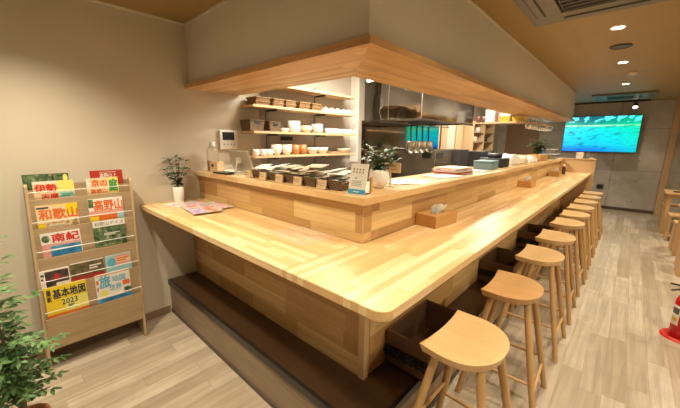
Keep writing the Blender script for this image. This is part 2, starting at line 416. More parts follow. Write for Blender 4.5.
# soffit: painted box over the bar with a timber underside
S0 = .465; SX = -.45
sf = MB(); sf.box(LX, SX, S0, S0 + .09, 1.966, ZC, grey_panel); sf.box(SX - .09, SX, S0 + .09, 6.89, 1.966, ZC, grey_panel)
struct(sf.build('wall_soffit'))
te = MB(); te.box(LX, SX + .004, S0 - .008, S0, ZC - .014, ZC, white_trim); te.box(SX, SX + .008, S0 - .008, 6.89, ZC - .014, ZC, white_trim)
struct(te.build('trim_3'))
ux = MB(); ux.add([(LX, .4287, 1.93), (-.4147, .4287, 1.93), (-.93, .93, 1.93), (LX, .93, 1.93), (LX, .4287, 1.9643), (-.4147, .4287, 1.9643), (-.93, .93, 1.9643), (LX, .93, 1.9643)],
    [(0, 3, 2, 1), (4, 5, 6, 7), (0, 1, 5, 4), (1, 2, 6, 5), (2, 3, 7, 6), (3, 0, 4, 7)], trim_x)
struct(ux.build('trim_4'))
uy = MB(); uy.add([(-.4147, .4287, 1.93), (-.4147, 6.89, 1.93), (-.93, 6.89, 1.93), (-.93, .93, 1.93), (-.4147, .4287, 1.9643), (-.4147, 6.89, 1.9643), (-.93, 6.89, 1.9643), (-.93, .93, 1.9643)],
    [(0, 3, 2, 1), (4, 5, 6, 7), (0, 1, 5, 4), (1, 2, 6, 5), (2, 3, 7, 6), (3, 0, 4, 7)], trim_y)
struct(uy.build('trim_5'))
# kitchen partition with a brown sliding door
d1 = struct(MB().box(-2.15, -1.36, YB - .035, YB - .002, 0, 2.0, door_wood).build('door_1', bevel=.003))
h = MB(); h.box(-2.10, -2.07, YB - .055, YB - .035, .95, 1.15, dark_pl).build('door_handle', d1)
# kitchen end of the left wall: greyer part, stainless splashback, fin between shelves and hood
struct(MB().box(LX, LX + .006, 1.15, 2.56, .9, ZC - .01, kit_wall).build('wall_kitchen_left'))
struct(MB().box(LX, -2.235, 2.56, 2.585, 1.24, ZC, white_p).build('wall_fin', bevel=.002))
struct(MB().box(LX, -.93, 1.0, 6.9, ZC - .012, ZC, kstrip).build('ceiling_kitchen'))
spb = MB().box(LX + .002, LX + .010, 2.80, 5.20, .86, 1.80, steel_wall).build('splashback')
tag(spb, 'polished steel wall sheet behind the cooking line reflecting the television', 'splashback')
p = MB().box(LX + .002, LX + .03, 5.28, 5.56, .0, 2.1, col_wood).build('wall_post', bevel=.003)
tag(p, 'narrow light wood post on the kitchen wall right of the steel sheet', 'post')
p = MB().box(LX + .002, LX + .03, 6.0, 6.32, .0, 2.05, lite_wood).build('wall_panel', bevel=.003)
tag(p, 'pale peach wood panel on the wall behind the cooking line', 'panel')

# ------------------------------------------------------------------ platform under the counter
pl = thing('counter_platform', 'long dark brown raised step below the counter with a grey wooden front', 'step', (-.16, .1486, 0))
def P(o, root):   # place a part built in world coordinates under its root
    o.parent = root; o.matrix_parent_inverse = Matrix.LocRotScale(Vector(root.location), Euler(root.rotation_euler), None).inverted(); return o
P(MB().box(LX + .003, -.165, .152, .40, .285, .3087, dark_deck).box(-.47, -.165, .40, 6.335, .285, .3087, dark_deck).build('deck'), pl)
P(MB().box(LX + .003, -.175, .16, .175, .03, .27, riser_m).box(-.19, -.175, .175, 6.335, .03, .27, riser_my).build('riser'), pl)
P(MB().box(LX + .003, -.16, .1486, .17, .268, .311, black_edge).box(-.182, -.16, .17, 6.335, .268, .311, black_edge).build('edge_strip'), pl)
P(MB().box(LX + .003, -.168, .154, .172, 0, .03, base_dk).box(-.184, -.168, .172, 6.335, 0, .03, base_dk).build('toe_strip'), pl)

# ------------------------------------------------------------------ lower counter
ct = thing('dining_counter', 'long L shaped pale wood dining counter with a rounded front corner', 'counter', (-.3, .3, 0))
H = 1.0; T = .0363
P(MB().box(LX + .003, -.502, 0, .485, H - T, H, top_x).build('counter_top', bevel=.003), ct)
R_ = .05; poly = [(-.5, 0)] + [(-R_ + R_ * math.sin(a), R_ - R_ * math.cos(a)) for a in [i * PI / 16 for i in range(9)]] + [(0, 6.34), (-.472, 6.34), (-.472, .485), (-.5, .485)]
P(MB().prism(poly, H - T, H, top_y).build('counter_top', bevel=.003), ct)
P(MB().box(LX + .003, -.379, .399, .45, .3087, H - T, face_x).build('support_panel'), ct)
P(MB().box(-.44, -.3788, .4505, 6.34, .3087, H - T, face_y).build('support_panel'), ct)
P(MB().box(-.41, -.372, .392, .43, .3087, H - T, col_wood).build('corner_post', bevel=.002), ct)
# raised bar
br = thing('raised_bar', 'upper serving ledge of pale wood boards behind the dining counter', 'bar', (-.6, .6, 0))
ZB = 1.2451
L3 = LX + .003
a = MB(); a.add([(L3, .4424, ZB - .036), (-.4325, .4424, ZB - .036), (-.82, .83, ZB - .036), (L3, .83, ZB - .036), (L3, .4424, ZB), (-.4325, .4424, ZB), (-.82, .83, ZB), (L3, .83, ZB)],
    [(0, 3, 2, 1), (4, 5, 6, 7), (0, 1, 5, 4), (1, 2, 6, 5), (2, 3, 7, 6), (3, 0, 4, 7)], top_x)
P(a.build('bar_top'), br)
a = MB(); a.add([(-.4325, .4424, ZB - .036), (-.4325, 6.335, ZB - .036), (-.82, 6.335, ZB - .036), (-.82, .83, ZB - .036), (-.4325, .4424, ZB), (-.4325, 6.335, ZB), (-.82, 6.335, ZB), (-.82, .83, ZB)],
    [(0, 1, 2, 3)[::-1], (4, 5, 6, 7)[::-1], (0, 1, 5, 4)[::-1], (1, 2, 6, 5)[::-1], (2, 3, 7, 6)[::-1], (3, 0, 4, 7)[::-1]], top_y)
P(a.build('bar_top'), br)
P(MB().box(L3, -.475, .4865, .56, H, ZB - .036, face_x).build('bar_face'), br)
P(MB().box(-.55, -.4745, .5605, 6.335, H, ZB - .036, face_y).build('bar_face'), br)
P(MB().box(-.4745, -.4705, .4825, .4865, H, ZB - .036, col_wood).build('corner_bead'), br)
P(MB().box(L3, -.62, .60, .63, 0, 1.2, kit_wall).box(-.62, -.59, .60, 6.3, 0, 1.2, kit_wall).build('back_panel'), br)
ep = thing('end_panel', 'upright pale wood board closing the far end of the dining counter', 'panel', (-.2, 6.37, 0))
P(MB().box(-.86, .04, 6.345, 6.39, 0, 1.235, col_wood).build('board', bevel=.003), ep)
P(MB().box(-.86, .045, 6.338, 6.395, 1.235, 1.255, col_wood).build('cap', bevel=.003), ep)

# ------------------------------------------------------------------ stools
def seat_mesh():
    bm = bmesh.new()
    # D outline in x (depth, flat edge at -x) and y (width)
    d0, d1, hw = -.135, .145, .192
    nx, ny = 14, 16
    def half(x):      # half width along depth
        t = (x - d0) / (d1 - d0)
        if t < .35: return hw * (.955 + .045 * t / .35)
        u = (t - .35) / .65
        return hw * math.sqrt(max(0, 1 - u ** 2.4)) ** .95 if u < 1 else 0
    def dish(x, y):
        t = (x - d0) / (d1 - d0)
        return -.012 * math.exp(-((t - .30) / .30) ** 2) * (1 - (y / hw) ** 2 * .75) + .005 * (y / hw) ** 2 * (1 - t)
    rows_t, rows_b = [], []
    for i in range(nx + 1):
        t = i / nx; x = d0 + (d1 - d0) * (1 - (1 - t) ** 1.6)
        if i == nx: x = d1 - .0005
        hh = max(half(x), .012)
        rt, rb = [], []
        for j in range(ny + 1):
            q = -1 + 2 * j / ny; q = math.copysign(abs(q) ** .9, q); y = hh * q
            xx = x
            if t < .01: xx = x + .012 * (1 - (y / hw) ** 2)   # front edge slightly hollow
            edge = (1 - max(abs(q), 0) ** 10)
            rt.append(bm.verts.new((xx, y, dish(x, y))))
            rb.append(bm.verts.new((xx * .93, y * .93, -.036)))
        rows_t.append(rt); rows_b.append(rb)
    for i in range(nx):
        for j in range(ny):
            bm.faces.new((rows_t[i][j], rows_t[i + 1][j], rows_t[i + 1][j + 1], rows_t[i][j + 1]))
            bm.faces.new((rows_b[i][j], rows_b[i][j + 1], rows_b[i + 1][j + 1], rows_b[i + 1][j]))
    for i in range(nx):
        bm.faces.new((rows_t[i][0], rows_b[i][0], rows_b[i + 1][0], rows_t[i + 1][0]))
        bm.faces.new((rows_t[i][ny], rows_t[i + 1][ny], rows_b[i + 1][ny], rows_b[i][ny]))
    for j in range(ny):
        bm.faces.new((rows_t[0][j], rows_t[0][j + 1], rows_b[0][j + 1], rows_b[0][j]))
        bm.faces.new((rows_t[nx][j], rows_b[nx][j], rows_b[nx][j + 1], rows_t[nx][j + 1]))
    bmesh.ops.recalc_face_normals(bm, faces=bm.faces)
    me = bpy.data.meshes.new('seat'); bm.to_mesh(me); bm.free()
    for f in me.polygons: f.use_smooth = True
    return me
def make_stool(mat):
    t = thing('bar_stool', 'x', 'stool', (0, 0, 0))
    me = seat_mesh(); me.materials.append(mat)
    o = bpy.data.objects.new('seat', me); COL.objects.link(o); o.parent = t; o.location = (0, 0, .702)
    b = o.modifiers.new('Bevel', 'BEVEL'); b.width = .012; b.segments = 4; b.limit_method = 'ANGLE'; b.angle_limit = math.radians(40)
    tops = {}
    for sx in (-1, 1):
        for sy in (-1, 1):
            a = Vector((.085 * sx, .10 * sy, .672)); bt = Vector((.205 * sx, .195 * sy, 0)); tops[(sx, sy)] = (a, bt)
            m = MB().tube(bt, bt.lerp(a, .5), .0145, .0185, stool_leg, 14); m.tube(bt.lerp(a, .5), a, .0185, .0165, stool_leg, 14)
            m.build('leg', t)
    at = lambda k, f: tops[k][1].lerp(tops[k][0], f)
    for sy in (-1, 1): MB().tube(at((-1, sy), .34), at((1, sy), .34), .0095, .0095, stool_leg, 10).build('stretcher', t)
    for sx, f in ((-1, .46), (1, .26)): MB().tube(at((sx, -1), f), at((sx, 1), f), .0095, .0095, stool_leg, 10).build('stretcher', t)
    return t
st0 = make_stool(stool_m); st1 = make_stool(stool_warm)
SY = [(.525, -.03), (1.215, .05), (1.945, .0), (2.58, .02), (3.27, -.03), (3.82, .03), (4.38, 0), (4.94, .02), (5.50, -.02), (6.06, .02)]
lab = ['pale oak saddle seat stool nearest the camera beside the rounded counter corner',
       'warm toned oak stool, second from the camera along the counter',
       'pale oak stool, third from the camera along the counter',
       'pale oak stool, fourth from the camera along the counter',
       'oak stool, fifth from the camera along the counter',
       'oak stool, sixth from the camera along the counter',
       'oak stool, seventh from the camera along the counter',
       'oak stool, eighth from the camera, third from the far end',
       'oak stool, last but one at the far end of the counter',
       'oak stool farthest from the camera next to the end panel']
for i, (y, r) in enumerate(SY):
    src = st1 if i == 1 else st0
    loc = (.085, y, 0)
    if i in (0, 1): src.location = loc; src.rotation_euler = (0, 0, r); o = src
    else: o = dup(st0, loc, r)
    o['label'] = lab[i]; o['group'] = 'stools along the counter'

# ------------------------------------------------------------------ crates on the platform
def make_crate():
    t = thing('wooden_crate', 'x', 'crate', (0, 0, 0))
    x0, x1, y0, y1, z1, w = -.135, .135, 0, .46, .20, .012
    MB().box(x0, x1, y0, y0 + w, 0, z1, crate_m).box(x0, x1, y1 - w, y1, 0, z1, crate_m).box(x0, x0 + w, y0 + w, y1 - w, 0, z1, crate_m).box(x1 - w, x1, y0 + w, y1 - w, 0, z1, crate_m).box(x0, x1, y0, y1, -.0, .01, crate_m).build('crate_body', t, .0015)
    m = MB()
    for k in range(7):   # braided rope across the front
        cx = x0 + .02 + k * .036; 
        for s in (-1, 1):
            pts = [(cx + .018 * math.cos(a) + .004, -.010 + .004 * s, .095 + s * .008 + .016 * math.sin(a) * s) for a in [j * PI / 4 for j in range(9)]]
            m.path(pts, .0062, rope_m, 6)
    m.build('rope', t)
    return t
cr = make_crate()
for i, (y, lb) in enumerate(((.585, 'dark wooden crate with black rope under the near counter corner'), (2.03, 'dark rope fronted crate under the counter behind the second stool'),
                             (3.30, 'dark crate under the counter near the fourth stool'))):
    o = cr if i == 0 else dup(cr)
    o.location = (-.237 + .01 * i * 0, y, .312); o['label'] = lb; o['group'] = 'crates below the counter'

# ------------------------------------------------------------------ magazine rack
rk = thing('magazine_rack', 'tall oak magazine rack leaning by the left wall with five tiers of guidebooks', 'rack', (-2.2, -.38, 0))
RY0, RY1 = -.668, -.098
ysh = lambda z: -.014 + .045 * z / 1.2     # the rack stands slightly out of square
def side(y):
    m = MB(); t = .016
    prof = [(LX + .014, 0), (-2.118, 0), (-2.222, 1.215), (-2.245, 1.232), (LX + .014, 1.20)]
    vs = [(x, y + ysh(z), z) for x, z in prof] + [(x, y + t + ysh(z), z) for x, z in prof]; n = 5
    m.add(vs, [tuple(range(n)), tuple(range(2 * n - 1, n - 1, -1))] + [((i + 1) % n, i, n + i, n + (i + 1) % n) for i in range(n)], rack_side)
    P(m.build('side_panel', bevel=.003), rk)
side(RY0); side(RY1 - .016)
ya, yb = RY0 + .016, RY1 - .016
ZT = [1.13, .943, .757, .565, .365]; XT = [-2.238, -2.213, -2.188, -2.163, -2.138]
def skew(o, z0=0):
    for v in o.data.vertices: v.co.y += ysh(v.co.z)
    return o
P(skew(MB().box(-2.288, -2.280, ya, yb, .95, 1.218, rack_m).build('back_panel')), rk)
P(skew(MB().box(-2.262, -2.257, ya, yb, 1.0, 1.19, rack_m).build('shelf_panel')), rk)
for k in range(5):
    zb = (ZT[k + 1] - .10) if k < 4 else .15
    P(skew(MB().box(XT[k] - .0045, XT[k] + .0045, ya, yb, zb, ZT[k], rack_m).build('shelf_panel', bevel=.001)), rk)
    P(skew(MB().box(XT[k] - .0205, XT[k] - .0045, ya, yb, ZT[k] - .112, ZT[k] - .104, rack_m).build('ledge')), rk)
    P(skew(MB().tube((XT[k] + .008, ya, ZT[k] + .048), (XT[k] + .008, yb, ZT[k] + .048), .0026, .0026, white_pl, 8).build('rail')), rk)
P(skew(MB().box(LX + .02, -2.15, ya, yb, .14, .152, rack_m).build('bottom_board')), rk)

def magazine(label, k, yc, w, ztop, base, deco, group=None, x=None, tilt=.0, zlow=None, name='magazine'):
    """a magazine standing in tier k: thickness along x, cover facing +x"""
    zb = (zlow if zlow is not None else ZT[k] - .103); hgt = ztop - zb
    xx = (XT[k] - .0125) if x is None else x
    t = thing(name, label, 'magazine', (xx, yc + ysh(ZT[k]), zb), 0, group or 'magazines in the rack')
    MB().box(-.0035, .0025, -w / 2 + .001, w / 2 - .001, .001, hgt - .001, paper_m).build('pages', t)
    m = MB(); m.box(.0025, .0032, -w / 2, w / 2, 0, hgt, base); m.box(-.0042, -.0035, -w / 2, w / 2, 0, hgt, base)
    # deco entries: (kind, y0, y1, z0, z1 as fractions of the visible part, material, text)
    vis0 = ZT[k] - zb if zlow is None else 0
    for n_, d in enumerate(deco):
        kd, a0, a1, b0, b1, mt = d[:6]
        y0 = -w / 2 + a0 * w; y1 = -w / 2 + a1 * w
        z0 = vis0 + b0 * (hgt - vis0); z1 = vis0 + b1 * (hgt - vis0); xf = .0032 + .00025 * (n_ + 1)
        if kd == 'r':
            m.add([(xf, y0, z0), (xf, y1, z0), (xf, y1, z1), (xf, y0, z1)], [(0, 1, 2, 3)], mt)
        elif kd == 'c':
            cy_, cz_ = (y0 + y1) / 2, (z0 + z1) / 2
            m.add([(xf, cy_ + (y1 - y0) / 2 * math.cos(i * PI / 10), cz_ + (z1 - z0) / 2 * math.sin(i * PI / 10)) for i in range(20)], [tuple(range(20))], mt)
        else:
            bo = (d[7] if len(d) > 7 else .02) * (z1 - z0)
            g_, fs = text_geo(d[6], (y1 - y0) - bo, (z1 - z0) - bo, 0.)
            for q_, (ey, ez) in enumerate(((0, 0), (-1, -1), (1, -1), (-1, 1), (1, 1)) if bo > 0 else ((0, 0),)):
                m.add([(xf + .00004 * q_, (y0 + y1) / 2 + v[0] + ey * bo * .6, (z0 + z1) / 2 + v[1] + ez * bo * .6) for v in g_], fs, mt)
    m.build('cover', t)
    if tilt: t.rotation_euler = (tilt, 0, 0)
    return t
mag = magazine
mag('green garden photo magazine at the back of the top tier, left', 0, -.553, .222, 1.288, ph_garden,
    [('r', .62, .66, .0, 1., ph_dark), ('r', 0.32, 0.62, 0.696, 0.744, c_wht), ('r', 0.32, 0.530, 0.616, 0.661, c_wht), ('c', .86, .97, .80, .98, c_lyel)], x=-2.271, zlow=1.02)
mag('red covered book with small white title at the back of the top tier, right', 0, -.233, .19, 1.292, c_dred,
    [('t', .28, .80, .80, .93, c_wht, '高野山上', .02), ('r', .28, .80, .95, .96, c_wht)], x=-2.271, zlow=1.02)
mag('guidebook with red letters on cream and yellow, left of the top tier', 0, -.525, .200, 1.243, c_cream,
    [('r', .58, 1., .0, 1., c_lyel), ('r', .60, .98, .0, .34, c_lblue), ('r', 0, .57, .86, 1., c_wht), ('t', .03, .57, .36, .84, c_red, '伊勢', .05), ('t', .16, .58, -.05, .30, c_red, '志摩', .04),
     ('r', 0.66, 0.96, 0.172, 0.238, c_grn), ('r', 0.66, 0.870, 0.062, 0.124, c_grn)])
mag('guidebook with orange and green letters, right of the top tier', 0, -.267, .183, 1.243, c_wht,
    [('r', .0, .66, .0, 1., c_cream), ('r', .66, 1., .0, 1., c_lyel), ('r', .0, .12, .50, .95, c_wht), ('t', .14, .64, .42, .92, c_org, '京の', .05), ('t', .68, .97, .12, .90, c_grn, '庭', .05), ('t', .10, .62, .04, .32, c_org, '高野山', .03)])
mag('yellow guidebook with large red title on the second tier, left', 1, -.523, .205, 1.092, c_cream,
    [('r', .35, 1., .52, 1., c_yel), ('r', 0, .7, .36, .96, c_cream), ('r', .02, .30, .86, .93, c_nav), ('t', .05, .99, .36, .84, c_org, '和歌山', .045), ('r', .18, .98, .0, .26, ph_food), ('r', 0, .16, 0, .24, c_yel)])
mag('cream guidebook with large orange title on the second tier, right', 1, -.262, .20, 1.102, c_wht,
    [('r', .0, .14, .62, .98, ph_garden), ('r', .14, 1, .42, .97, c_wht), ('r', .0, 1., .32, .46, c_pink), ('t', .14, .99, .44, .93, c_org, '高野山', .045), ('r', 0, 1, 0, .26, c_org), ('r', 0, .25, 0, .22, c_yel), ('r', .8, 1, .0, .27, c_lblue)])
mag('guidebook with red title and blue sea on the third tier, left', 2, -.522, .198, .915, c_wht,
    [('c', .02, .22, .62, .92, ph_garden), ('t', .26, .97, .58, .95, c_red, '南紀', .055), ('r', .0, .2, .0, .54, c_pink), ('r', .2, .98, .0, .50, ph_sea), ('r', .02, .98, .44, .54, c_pink), ('r', .2, .98, .28, .32, c_wht)])
mag('green woodland cover magazine under a white title strip, third tier right', 2, -.257, .19, .948, ph_garden,
    [('r', 0, 1., .76, 1., c_wht), ('t', .05, .95, .80, .95, ink, '和歌山デイズ', .0), ('r', 0.3, 0.8, 0.480, 0.510, c_wht), ('r', 0.3, 0.650, 0.430, 0.458, c_wht)])
mag('dark cover magazine with white spine band on the fourth tier, left', 3, -.578, .145, .680, c_wht,
    [('r', .17, .97, .0, .92, ph_dark), ('r', 0.03, 0.14, 0.670, 0.805, ink), ('r', 0.03, 0.107, 0.445, 0.571, ink), ('c', .45, .65, .3, .75, c_dred), ('r', .5, .98, .02, .2, c_wht)])
mag('dark brown and green photo magazine in the middle of the fourth tier', 3, -.408, .18, .690, ph_brown,
    [('r', .0, 1., .95, 1., c_wht), ('r', 0, 1, 0, .22, c_dred), ('r', 0.55, 0.92, 0.648, 0.732, c_wht), ('r', 0.55, 0.809, 0.508, 0.586, c_wht)])
mag('light blue and pink magazine on the fourth tier, right', 3, -.228, .155, .690, c_lblue,
    [('r', .36, .98, .34, .96, c_pink), ('c', .06, .40, .30, .85, c_blue), ('r', .40, .96, .52, .84, c_cream), ('r', 0.42, 0.94, 0.712, 0.793, c_org), ('r', 0.42, 0.784, 0.577, 0.653, c_org)])
mag('bright yellow atlas dated 2023 on the lowest tier, left', 4, -.532, .212, .572, c_yel,
    [('r', .42, 1., .0, .55, c_lyel), ('t', .04, .15, .52, .92, c_nav, '最\n新', .02), ('t', .18, .97, .58, .90, c_nav, '基本地図', .035), ('t', .36, .74, .34, .52, c_nav, '2023', .02), ('r', 0.5, 0.66, 0.274, 0.301, c_nav), ('r', 0.5, 0.612, 0.229, 0.254, c_nav), ('r', 0, 1, .0, .08, c_org)])
mag('white travel atlas with blue letters on the lowest tier, right', 4, -.273, .207, .575, c_wht,
    [('r', .0, 1., .94, .98, c_pink), ('t', .10, .42, .50, .94, c_blue, '旅', .045), ('t', .46, .86, .64, .86, c_grn if False else c_blue, '地図', .02), ('t', .36, .72, .34, .56, c_blue, '世界', .02), ('r', .76, .97, .46, .62, c_org),
     ('c', .10, .32, .18, .42, c_lyel), ('r', 0, 1, 0, .14, ph_sea), ('r', .78, 1, .18, .36, ph_garden), ('r', 0.02, 0.09, 0.676, 0.814, c_org), ('r', 0.02, 0.069, 0.446, 0.575, c_org)])

# ------------------------------------------------------------------ plants
def leaflet(m, base, d, up, L, W, mat, fold=.25):
    d = d.normalized(); s = d.cross(up)
    if s.length < 1e-3: s = Vector((1, 0, 0))
    s.normalize(); n = s.cross(d)
    pts = []
    for t, w in ((0, .0), (.25, .8), (.55, 1.), (.8, .62), (1, 0)):
        c = base + d * (L * t) - n * (L * .18 * t * t)
        pts.append((c, w * W / 2))
    vs = [pts[0][0]]
    for c, w in pts[1:4]: vs += [c - s * w + n * w * fold, c, c + s * w + n * w * fold]
    vs.append(pts[4][0])
    fs = [(0, 2, 1), (0, 3, 2), (1, 2, 5, 4), (2, 3, 6, 5), (4, 5, 8, 7), (5, 6, 9, 8), (7, 8, 10), (8, 9, 10)]
    m.add(vs, fs, mat, True)
def rnd(a, b): return random.uniform(a, b)

tr = thing('potted_tree', 'leafy green indoor tree in a terracotta pot at the left edge of the room', 'plant', (-1.545, -.80, 0))
MB().lathe([(.001, .0), (.062, .0), (.080, .125), (.088, .13), (.088, .155), (.076, .155), (.074, .135), (.001, .133)], terra, 28).build('pot', tr)
MB().disc((0, 0, .138), .074, soil).build('soil', tr)
tm = MB(); fm = MB(); random.seed(21)
def frond(base, d, L, nl, ll, fm=fm, tm=tm, mat=leaf_a):
    pts = [base]; dd = d.normalized()
    n = nl
    for i in range(n):
        dd = (dd + Vector((0, 0, -.06))).normalized(); pts.append(pts[-1] + dd * (L / n))
    tm.path(pts, [.0018] * len(pts), green_stem, 5)
    for i in range(1, n + 1):
        dv = (pts[i] - pts[i - 1]).normalized(); sd = dv.cross(Vector((0, 0, 1))).normalized()
        for s in (-1, 1):
            q = (dv * .55 + sd * s + Vector((rnd(-.2, .2), rnd(-.2, .2), rnd(-.25, .15)))).normalized()
            leaflet(fm, pts[i], q, Vector((rnd(-.3, .3), rnd(-.3, .3), 1)), ll * rnd(.8, 1.15), ll * .44, mat)
    leaflet(fm, pts[-1], dd, Vector((0, 0, 1)), ll * 1.1, ll * .45, mat)
trunks = []
for (lx, ly, hx) in ((-.03, -.03, 1.02), (.02, .02, .60), (-.06, -.12, .88), (.0, -.06, .74), (-.10, -.02, .46)):
    pts = [Vector((rnd(-.02, .02), rnd(-.02, .02), .13))]
    n = 8
    for i in range(1, n + 1):
        t = i / n; pts.append(Vector((lx * t * 1.4 + rnd(-.012, .012), ly * t * 1.3 + rnd(-.012, .012), .2 + (hx - .2) * t)))
    tm.path(pts, [.009 - .0065 * i / n for i in range(n + 1)], stem_m, 8)
    trunks.append(pts)
    for i in range(2, n + 1):
        for k in range(4):
            ang = rnd(0, 2 * PI); d = Vector((math.cos(ang), math.sin(ang) * .85, rnd(-.05, .7)))
            frond(pts[i], d, rnd(.08, .13), random.choice((3, 4, 4)), rnd(.036, .050))
for (b, d) in ((Vector((0, .03, .30)), Vector((.1, 1, .35))), (Vector((0, .05, .40)), Vector((0, 1, .2))), (Vector((0, .06, .5)), Vector((-.1, 1, .3))), (Vector((0, 0, .27)), Vector((.2, .5, .1))), (Vector((-.1, .0, .7)), Vector((-.2, 1, .5)))):
    frond(b, d, .11, 4, .042)
tm.build('stems', tr); fm.build('foliage', tr)

def small_plant(name, label, loc, potprof, h, r, nst, ll, potmat=white_c, soilz=.07, soilr=.03, seed=1, mat=leaf_b):
    random.seed(seed)
    t = thing(name, label, 'plant', loc)
    MB().lathe(potprof, potmat, 28).build('pot', t)
    MB().disc((0, 0, soilz), soilr, soil).build('soil', t)
    tm = MB(); fm = MB()
    for k in range(nst):
        a = 2 * PI * k / nst + rnd(-.3, .3); rr = r * rnd(.25, 1.); hh = h * rnd(.45, 1.)
        pts = [Vector((rnd(-.01, .01), rnd(-.01, .01), soilz))]
        for i in range(1, 5):
            q = i / 4; pts.append(Vector((rr * math.cos(a) * q ** 1.4, rr * math.sin(a) * q ** 1.4, soilz + hh * q)))
        tm.path(pts, .0016, stem_m, 5)
        for i in range(1, 5):
            for j in range(3):
                b = rnd(0, 2 * PI); leaflet(fm, pts[i], Vector((math.cos(b), math.sin(b), rnd(-.1, .6))), Vector((0, 0, 1)), ll * rnd(.7, 1.1), ll * .42, mat)
    tm.build('stems', t); fm.build('foliage', t)
    return t
small_plant('potted_plant', 'small dark leaved plant in a white cylinder pot at the wall end of the counter', (-2.25, .265, 1.001),
            [(.001, 0), (.036, 0), (.040, .004), (.041, .128), (.037, .13), (.035, .11), (.001, .108)], .26, .10, 13, .055, soilz=.112, soilr=.035, seed=3)
small_plant('potted_plant', 'leafy green plant in a round white pot on the bar corner', (-.60, .79, ZB + .001),
            [(.001, 0), (.032, 0), (.052, .025), (.060, .06), (.057, .095), (.050, .108), (.046, .106), (.048, .09), (.001, .085)], .15, .105, 18, .052, soilz=.09, soilr=.046, seed=5, mat=leaf_a)
small_plant('potted_plant', 'dark bushy plant in a small pot near the far end of the bar', (-.70, 5.55, ZB + .001),
            [(.001, 0), (.05, 0), (.06, .08), (.055, .08), (.001, .07)], .26, .19, 22, .09, soilz=.075, soilr=.05, seed=8)

# ------------------------------------------------------------------ things on the lower counter
def tissue(loc, rz, label):
    t = thing('tissue_box', label, 'tissue box', loc, rz, 'tissue boxes on the counter')
    m = MB(); a, b, hh, w = .072, .125, .075, .008
    m.box(-a, a, -b, -b + w, 0, hh, box_wood).box(-a, a, b - w, b, 0, hh, box_wood).box(-a, -a + w, -b + w, b - w, 0, hh, box_wood).box(a - w, a, -b + w, b - w, 0, hh, box_wood)
    m.box(-a + w, -.025, -b + w, b - w, hh - w, hh, box_wood).box(.025, a - w, -b + w, b - w, hh - w, hh, box_wood).box(-.025, .025, -b + w, -.06, hh - w, hh, box_wood).box(-.025, .025, .06, b - w, hh - w, hh, box_wood)
    m.build('box', t)
    q = MB(); n = 10; K = 7; vs = []; fs = []
    for i in range(n + 1):
        for j in range(K):
            u = i / n - .5; v = j / (K - 1)
            vs.append((-.020 + .012 * v + .012 * math.sin(u * 11) * (1 - .4 * v) - .03 * v * v * u, u * (.055 + .065 * v) + .016 * v, hh - .015 + .068 * v * (1 - .35 * abs(u)) + .004 * math.sin(u * 16) * v))
    for i in range(n):
        for j in range(K - 1): fs.append((i * K + j, (i + 1) * K + j, (i + 1) * K + j + 1, i * K + j + 1))
    q.add(vs, fs, paper_m, True); q.build('tissue', t).rotation_euler = (0, 0, -.72)
    return t
tissue((-.385, 1.135, H + .001), -.10, 'wooden tissue box on the dining counter closest to the camera')
tissue((-.40, 3.56, H + .001), 0, 'wooden tissue box halfway along the dining counter')
tissue((-.385, 5.35, H + .001), 0, 'wooden tissue box at the far end of the dining counter')
o = MB().box(-.160, .160, -.115, .115, 0, .0022, sheet_m).build('counter_mat', loc=(-.815, .365, H + .0006)); o.rotation_euler = (0, 0, -.04)
tag(o, 'thin transparent sheet lying on the counter against the bar face', 'mat')
# leaflets
def leaflet_paper(name, label, x, y, z, rz, w, h_, mat, th=.004, cat='magazine', group=None, deco=True):
    t = thing(name, label, cat, (x, y, z), rz, group)
    MB().box(-w / 2, w / 2, -h_ / 2, h_ / 2, 0, th * .8, paper_m).build('pages', t)
    m = MB(); m.box(-w / 2 - .001, w / 2 + .001, -h_ / 2 - .001, h_ / 2 + .001, th * .78, th, mat); m.box(-w / 2 - .0015, -w / 2 - .0005, -h_ / 2 - .001, h_ / 2 + .001, 0, th, mat); m.box(-w / 2 - .001, w / 2 + .001, -h_ / 2 - .0015, -h_ / 2 - .0005, 0, th, mat)
    m.build('cover', t)
    return t
leaflet_paper('leaflet', 'white printed leaflet partly under the others beside the white pot', -2.13, .22, H + .001, .2, .20, .15, paper_m, cat='leaflet', group='leaflets on the counter')
leaflet_paper('leaflet', 'colourful leaflet at the left of the fanned pile on the counter', -2.03, .30, H + .0052, .35, .28, .20, ph_mix, cat='leaflet', group='leaflets on the counter')
leaflet_paper('leaflet', 'pink and blue leaflet at the back of the pile near the bar face', -1.86, .345, H + .0094, .12, .30, .21, ph_mix, cat='leaflet', group='leaflets on the counter')
leaflet_paper('leaflet', 'orange fronted magazine on top of the leaflet pile', -1.79, .25, H + .0136, -.12, .29, .20, ph_mix2, th=.006, cat='leaflet', group='leaflets on the counter')

# ------------------------------------------------------------------ on the raised bar, left run
Z1 = ZB + .001
t = thing('water_jug', 'tall clear plastic jug with tan contents at the left end of the bar', 'jug', (-2.255, .58, Z1))
MB().lathe([(.001, 0), (.048, 0), (.050, .01), (.050, .17), (.046, .19), (.022, .205), (.020, .225)], clear_jug, 24).build('jug_body', t)
MB().lathe([(.001, .003), (.0465, .003), (.0465, .085), (.001, .085)], plain('tan powder', (.62, .42, .22), .8), 20).build('contents', t)
MB().lathe([(.024, .21), (.024, .25), (.001, .252)], white_pl, 20).build('lid', t)
t = thing('pen_box', 'small light wood cube box with a dark round hole beside the jug', 'box', (-2.12, .545, Z1), .25)
MB().box(-.045, .045, -.035, .035, 0, .085, lite_wood).build('box', t, .002)
MB().lathe([(.001, 0), (.014, 0), (.014, .002), (.001, .002)], dark_pl, 16, mat=Matrix.Translation((-.01, -.0352, .055)) @ Matrix.Rotation(PI / 2, 4, 'X')).build('hole', t)
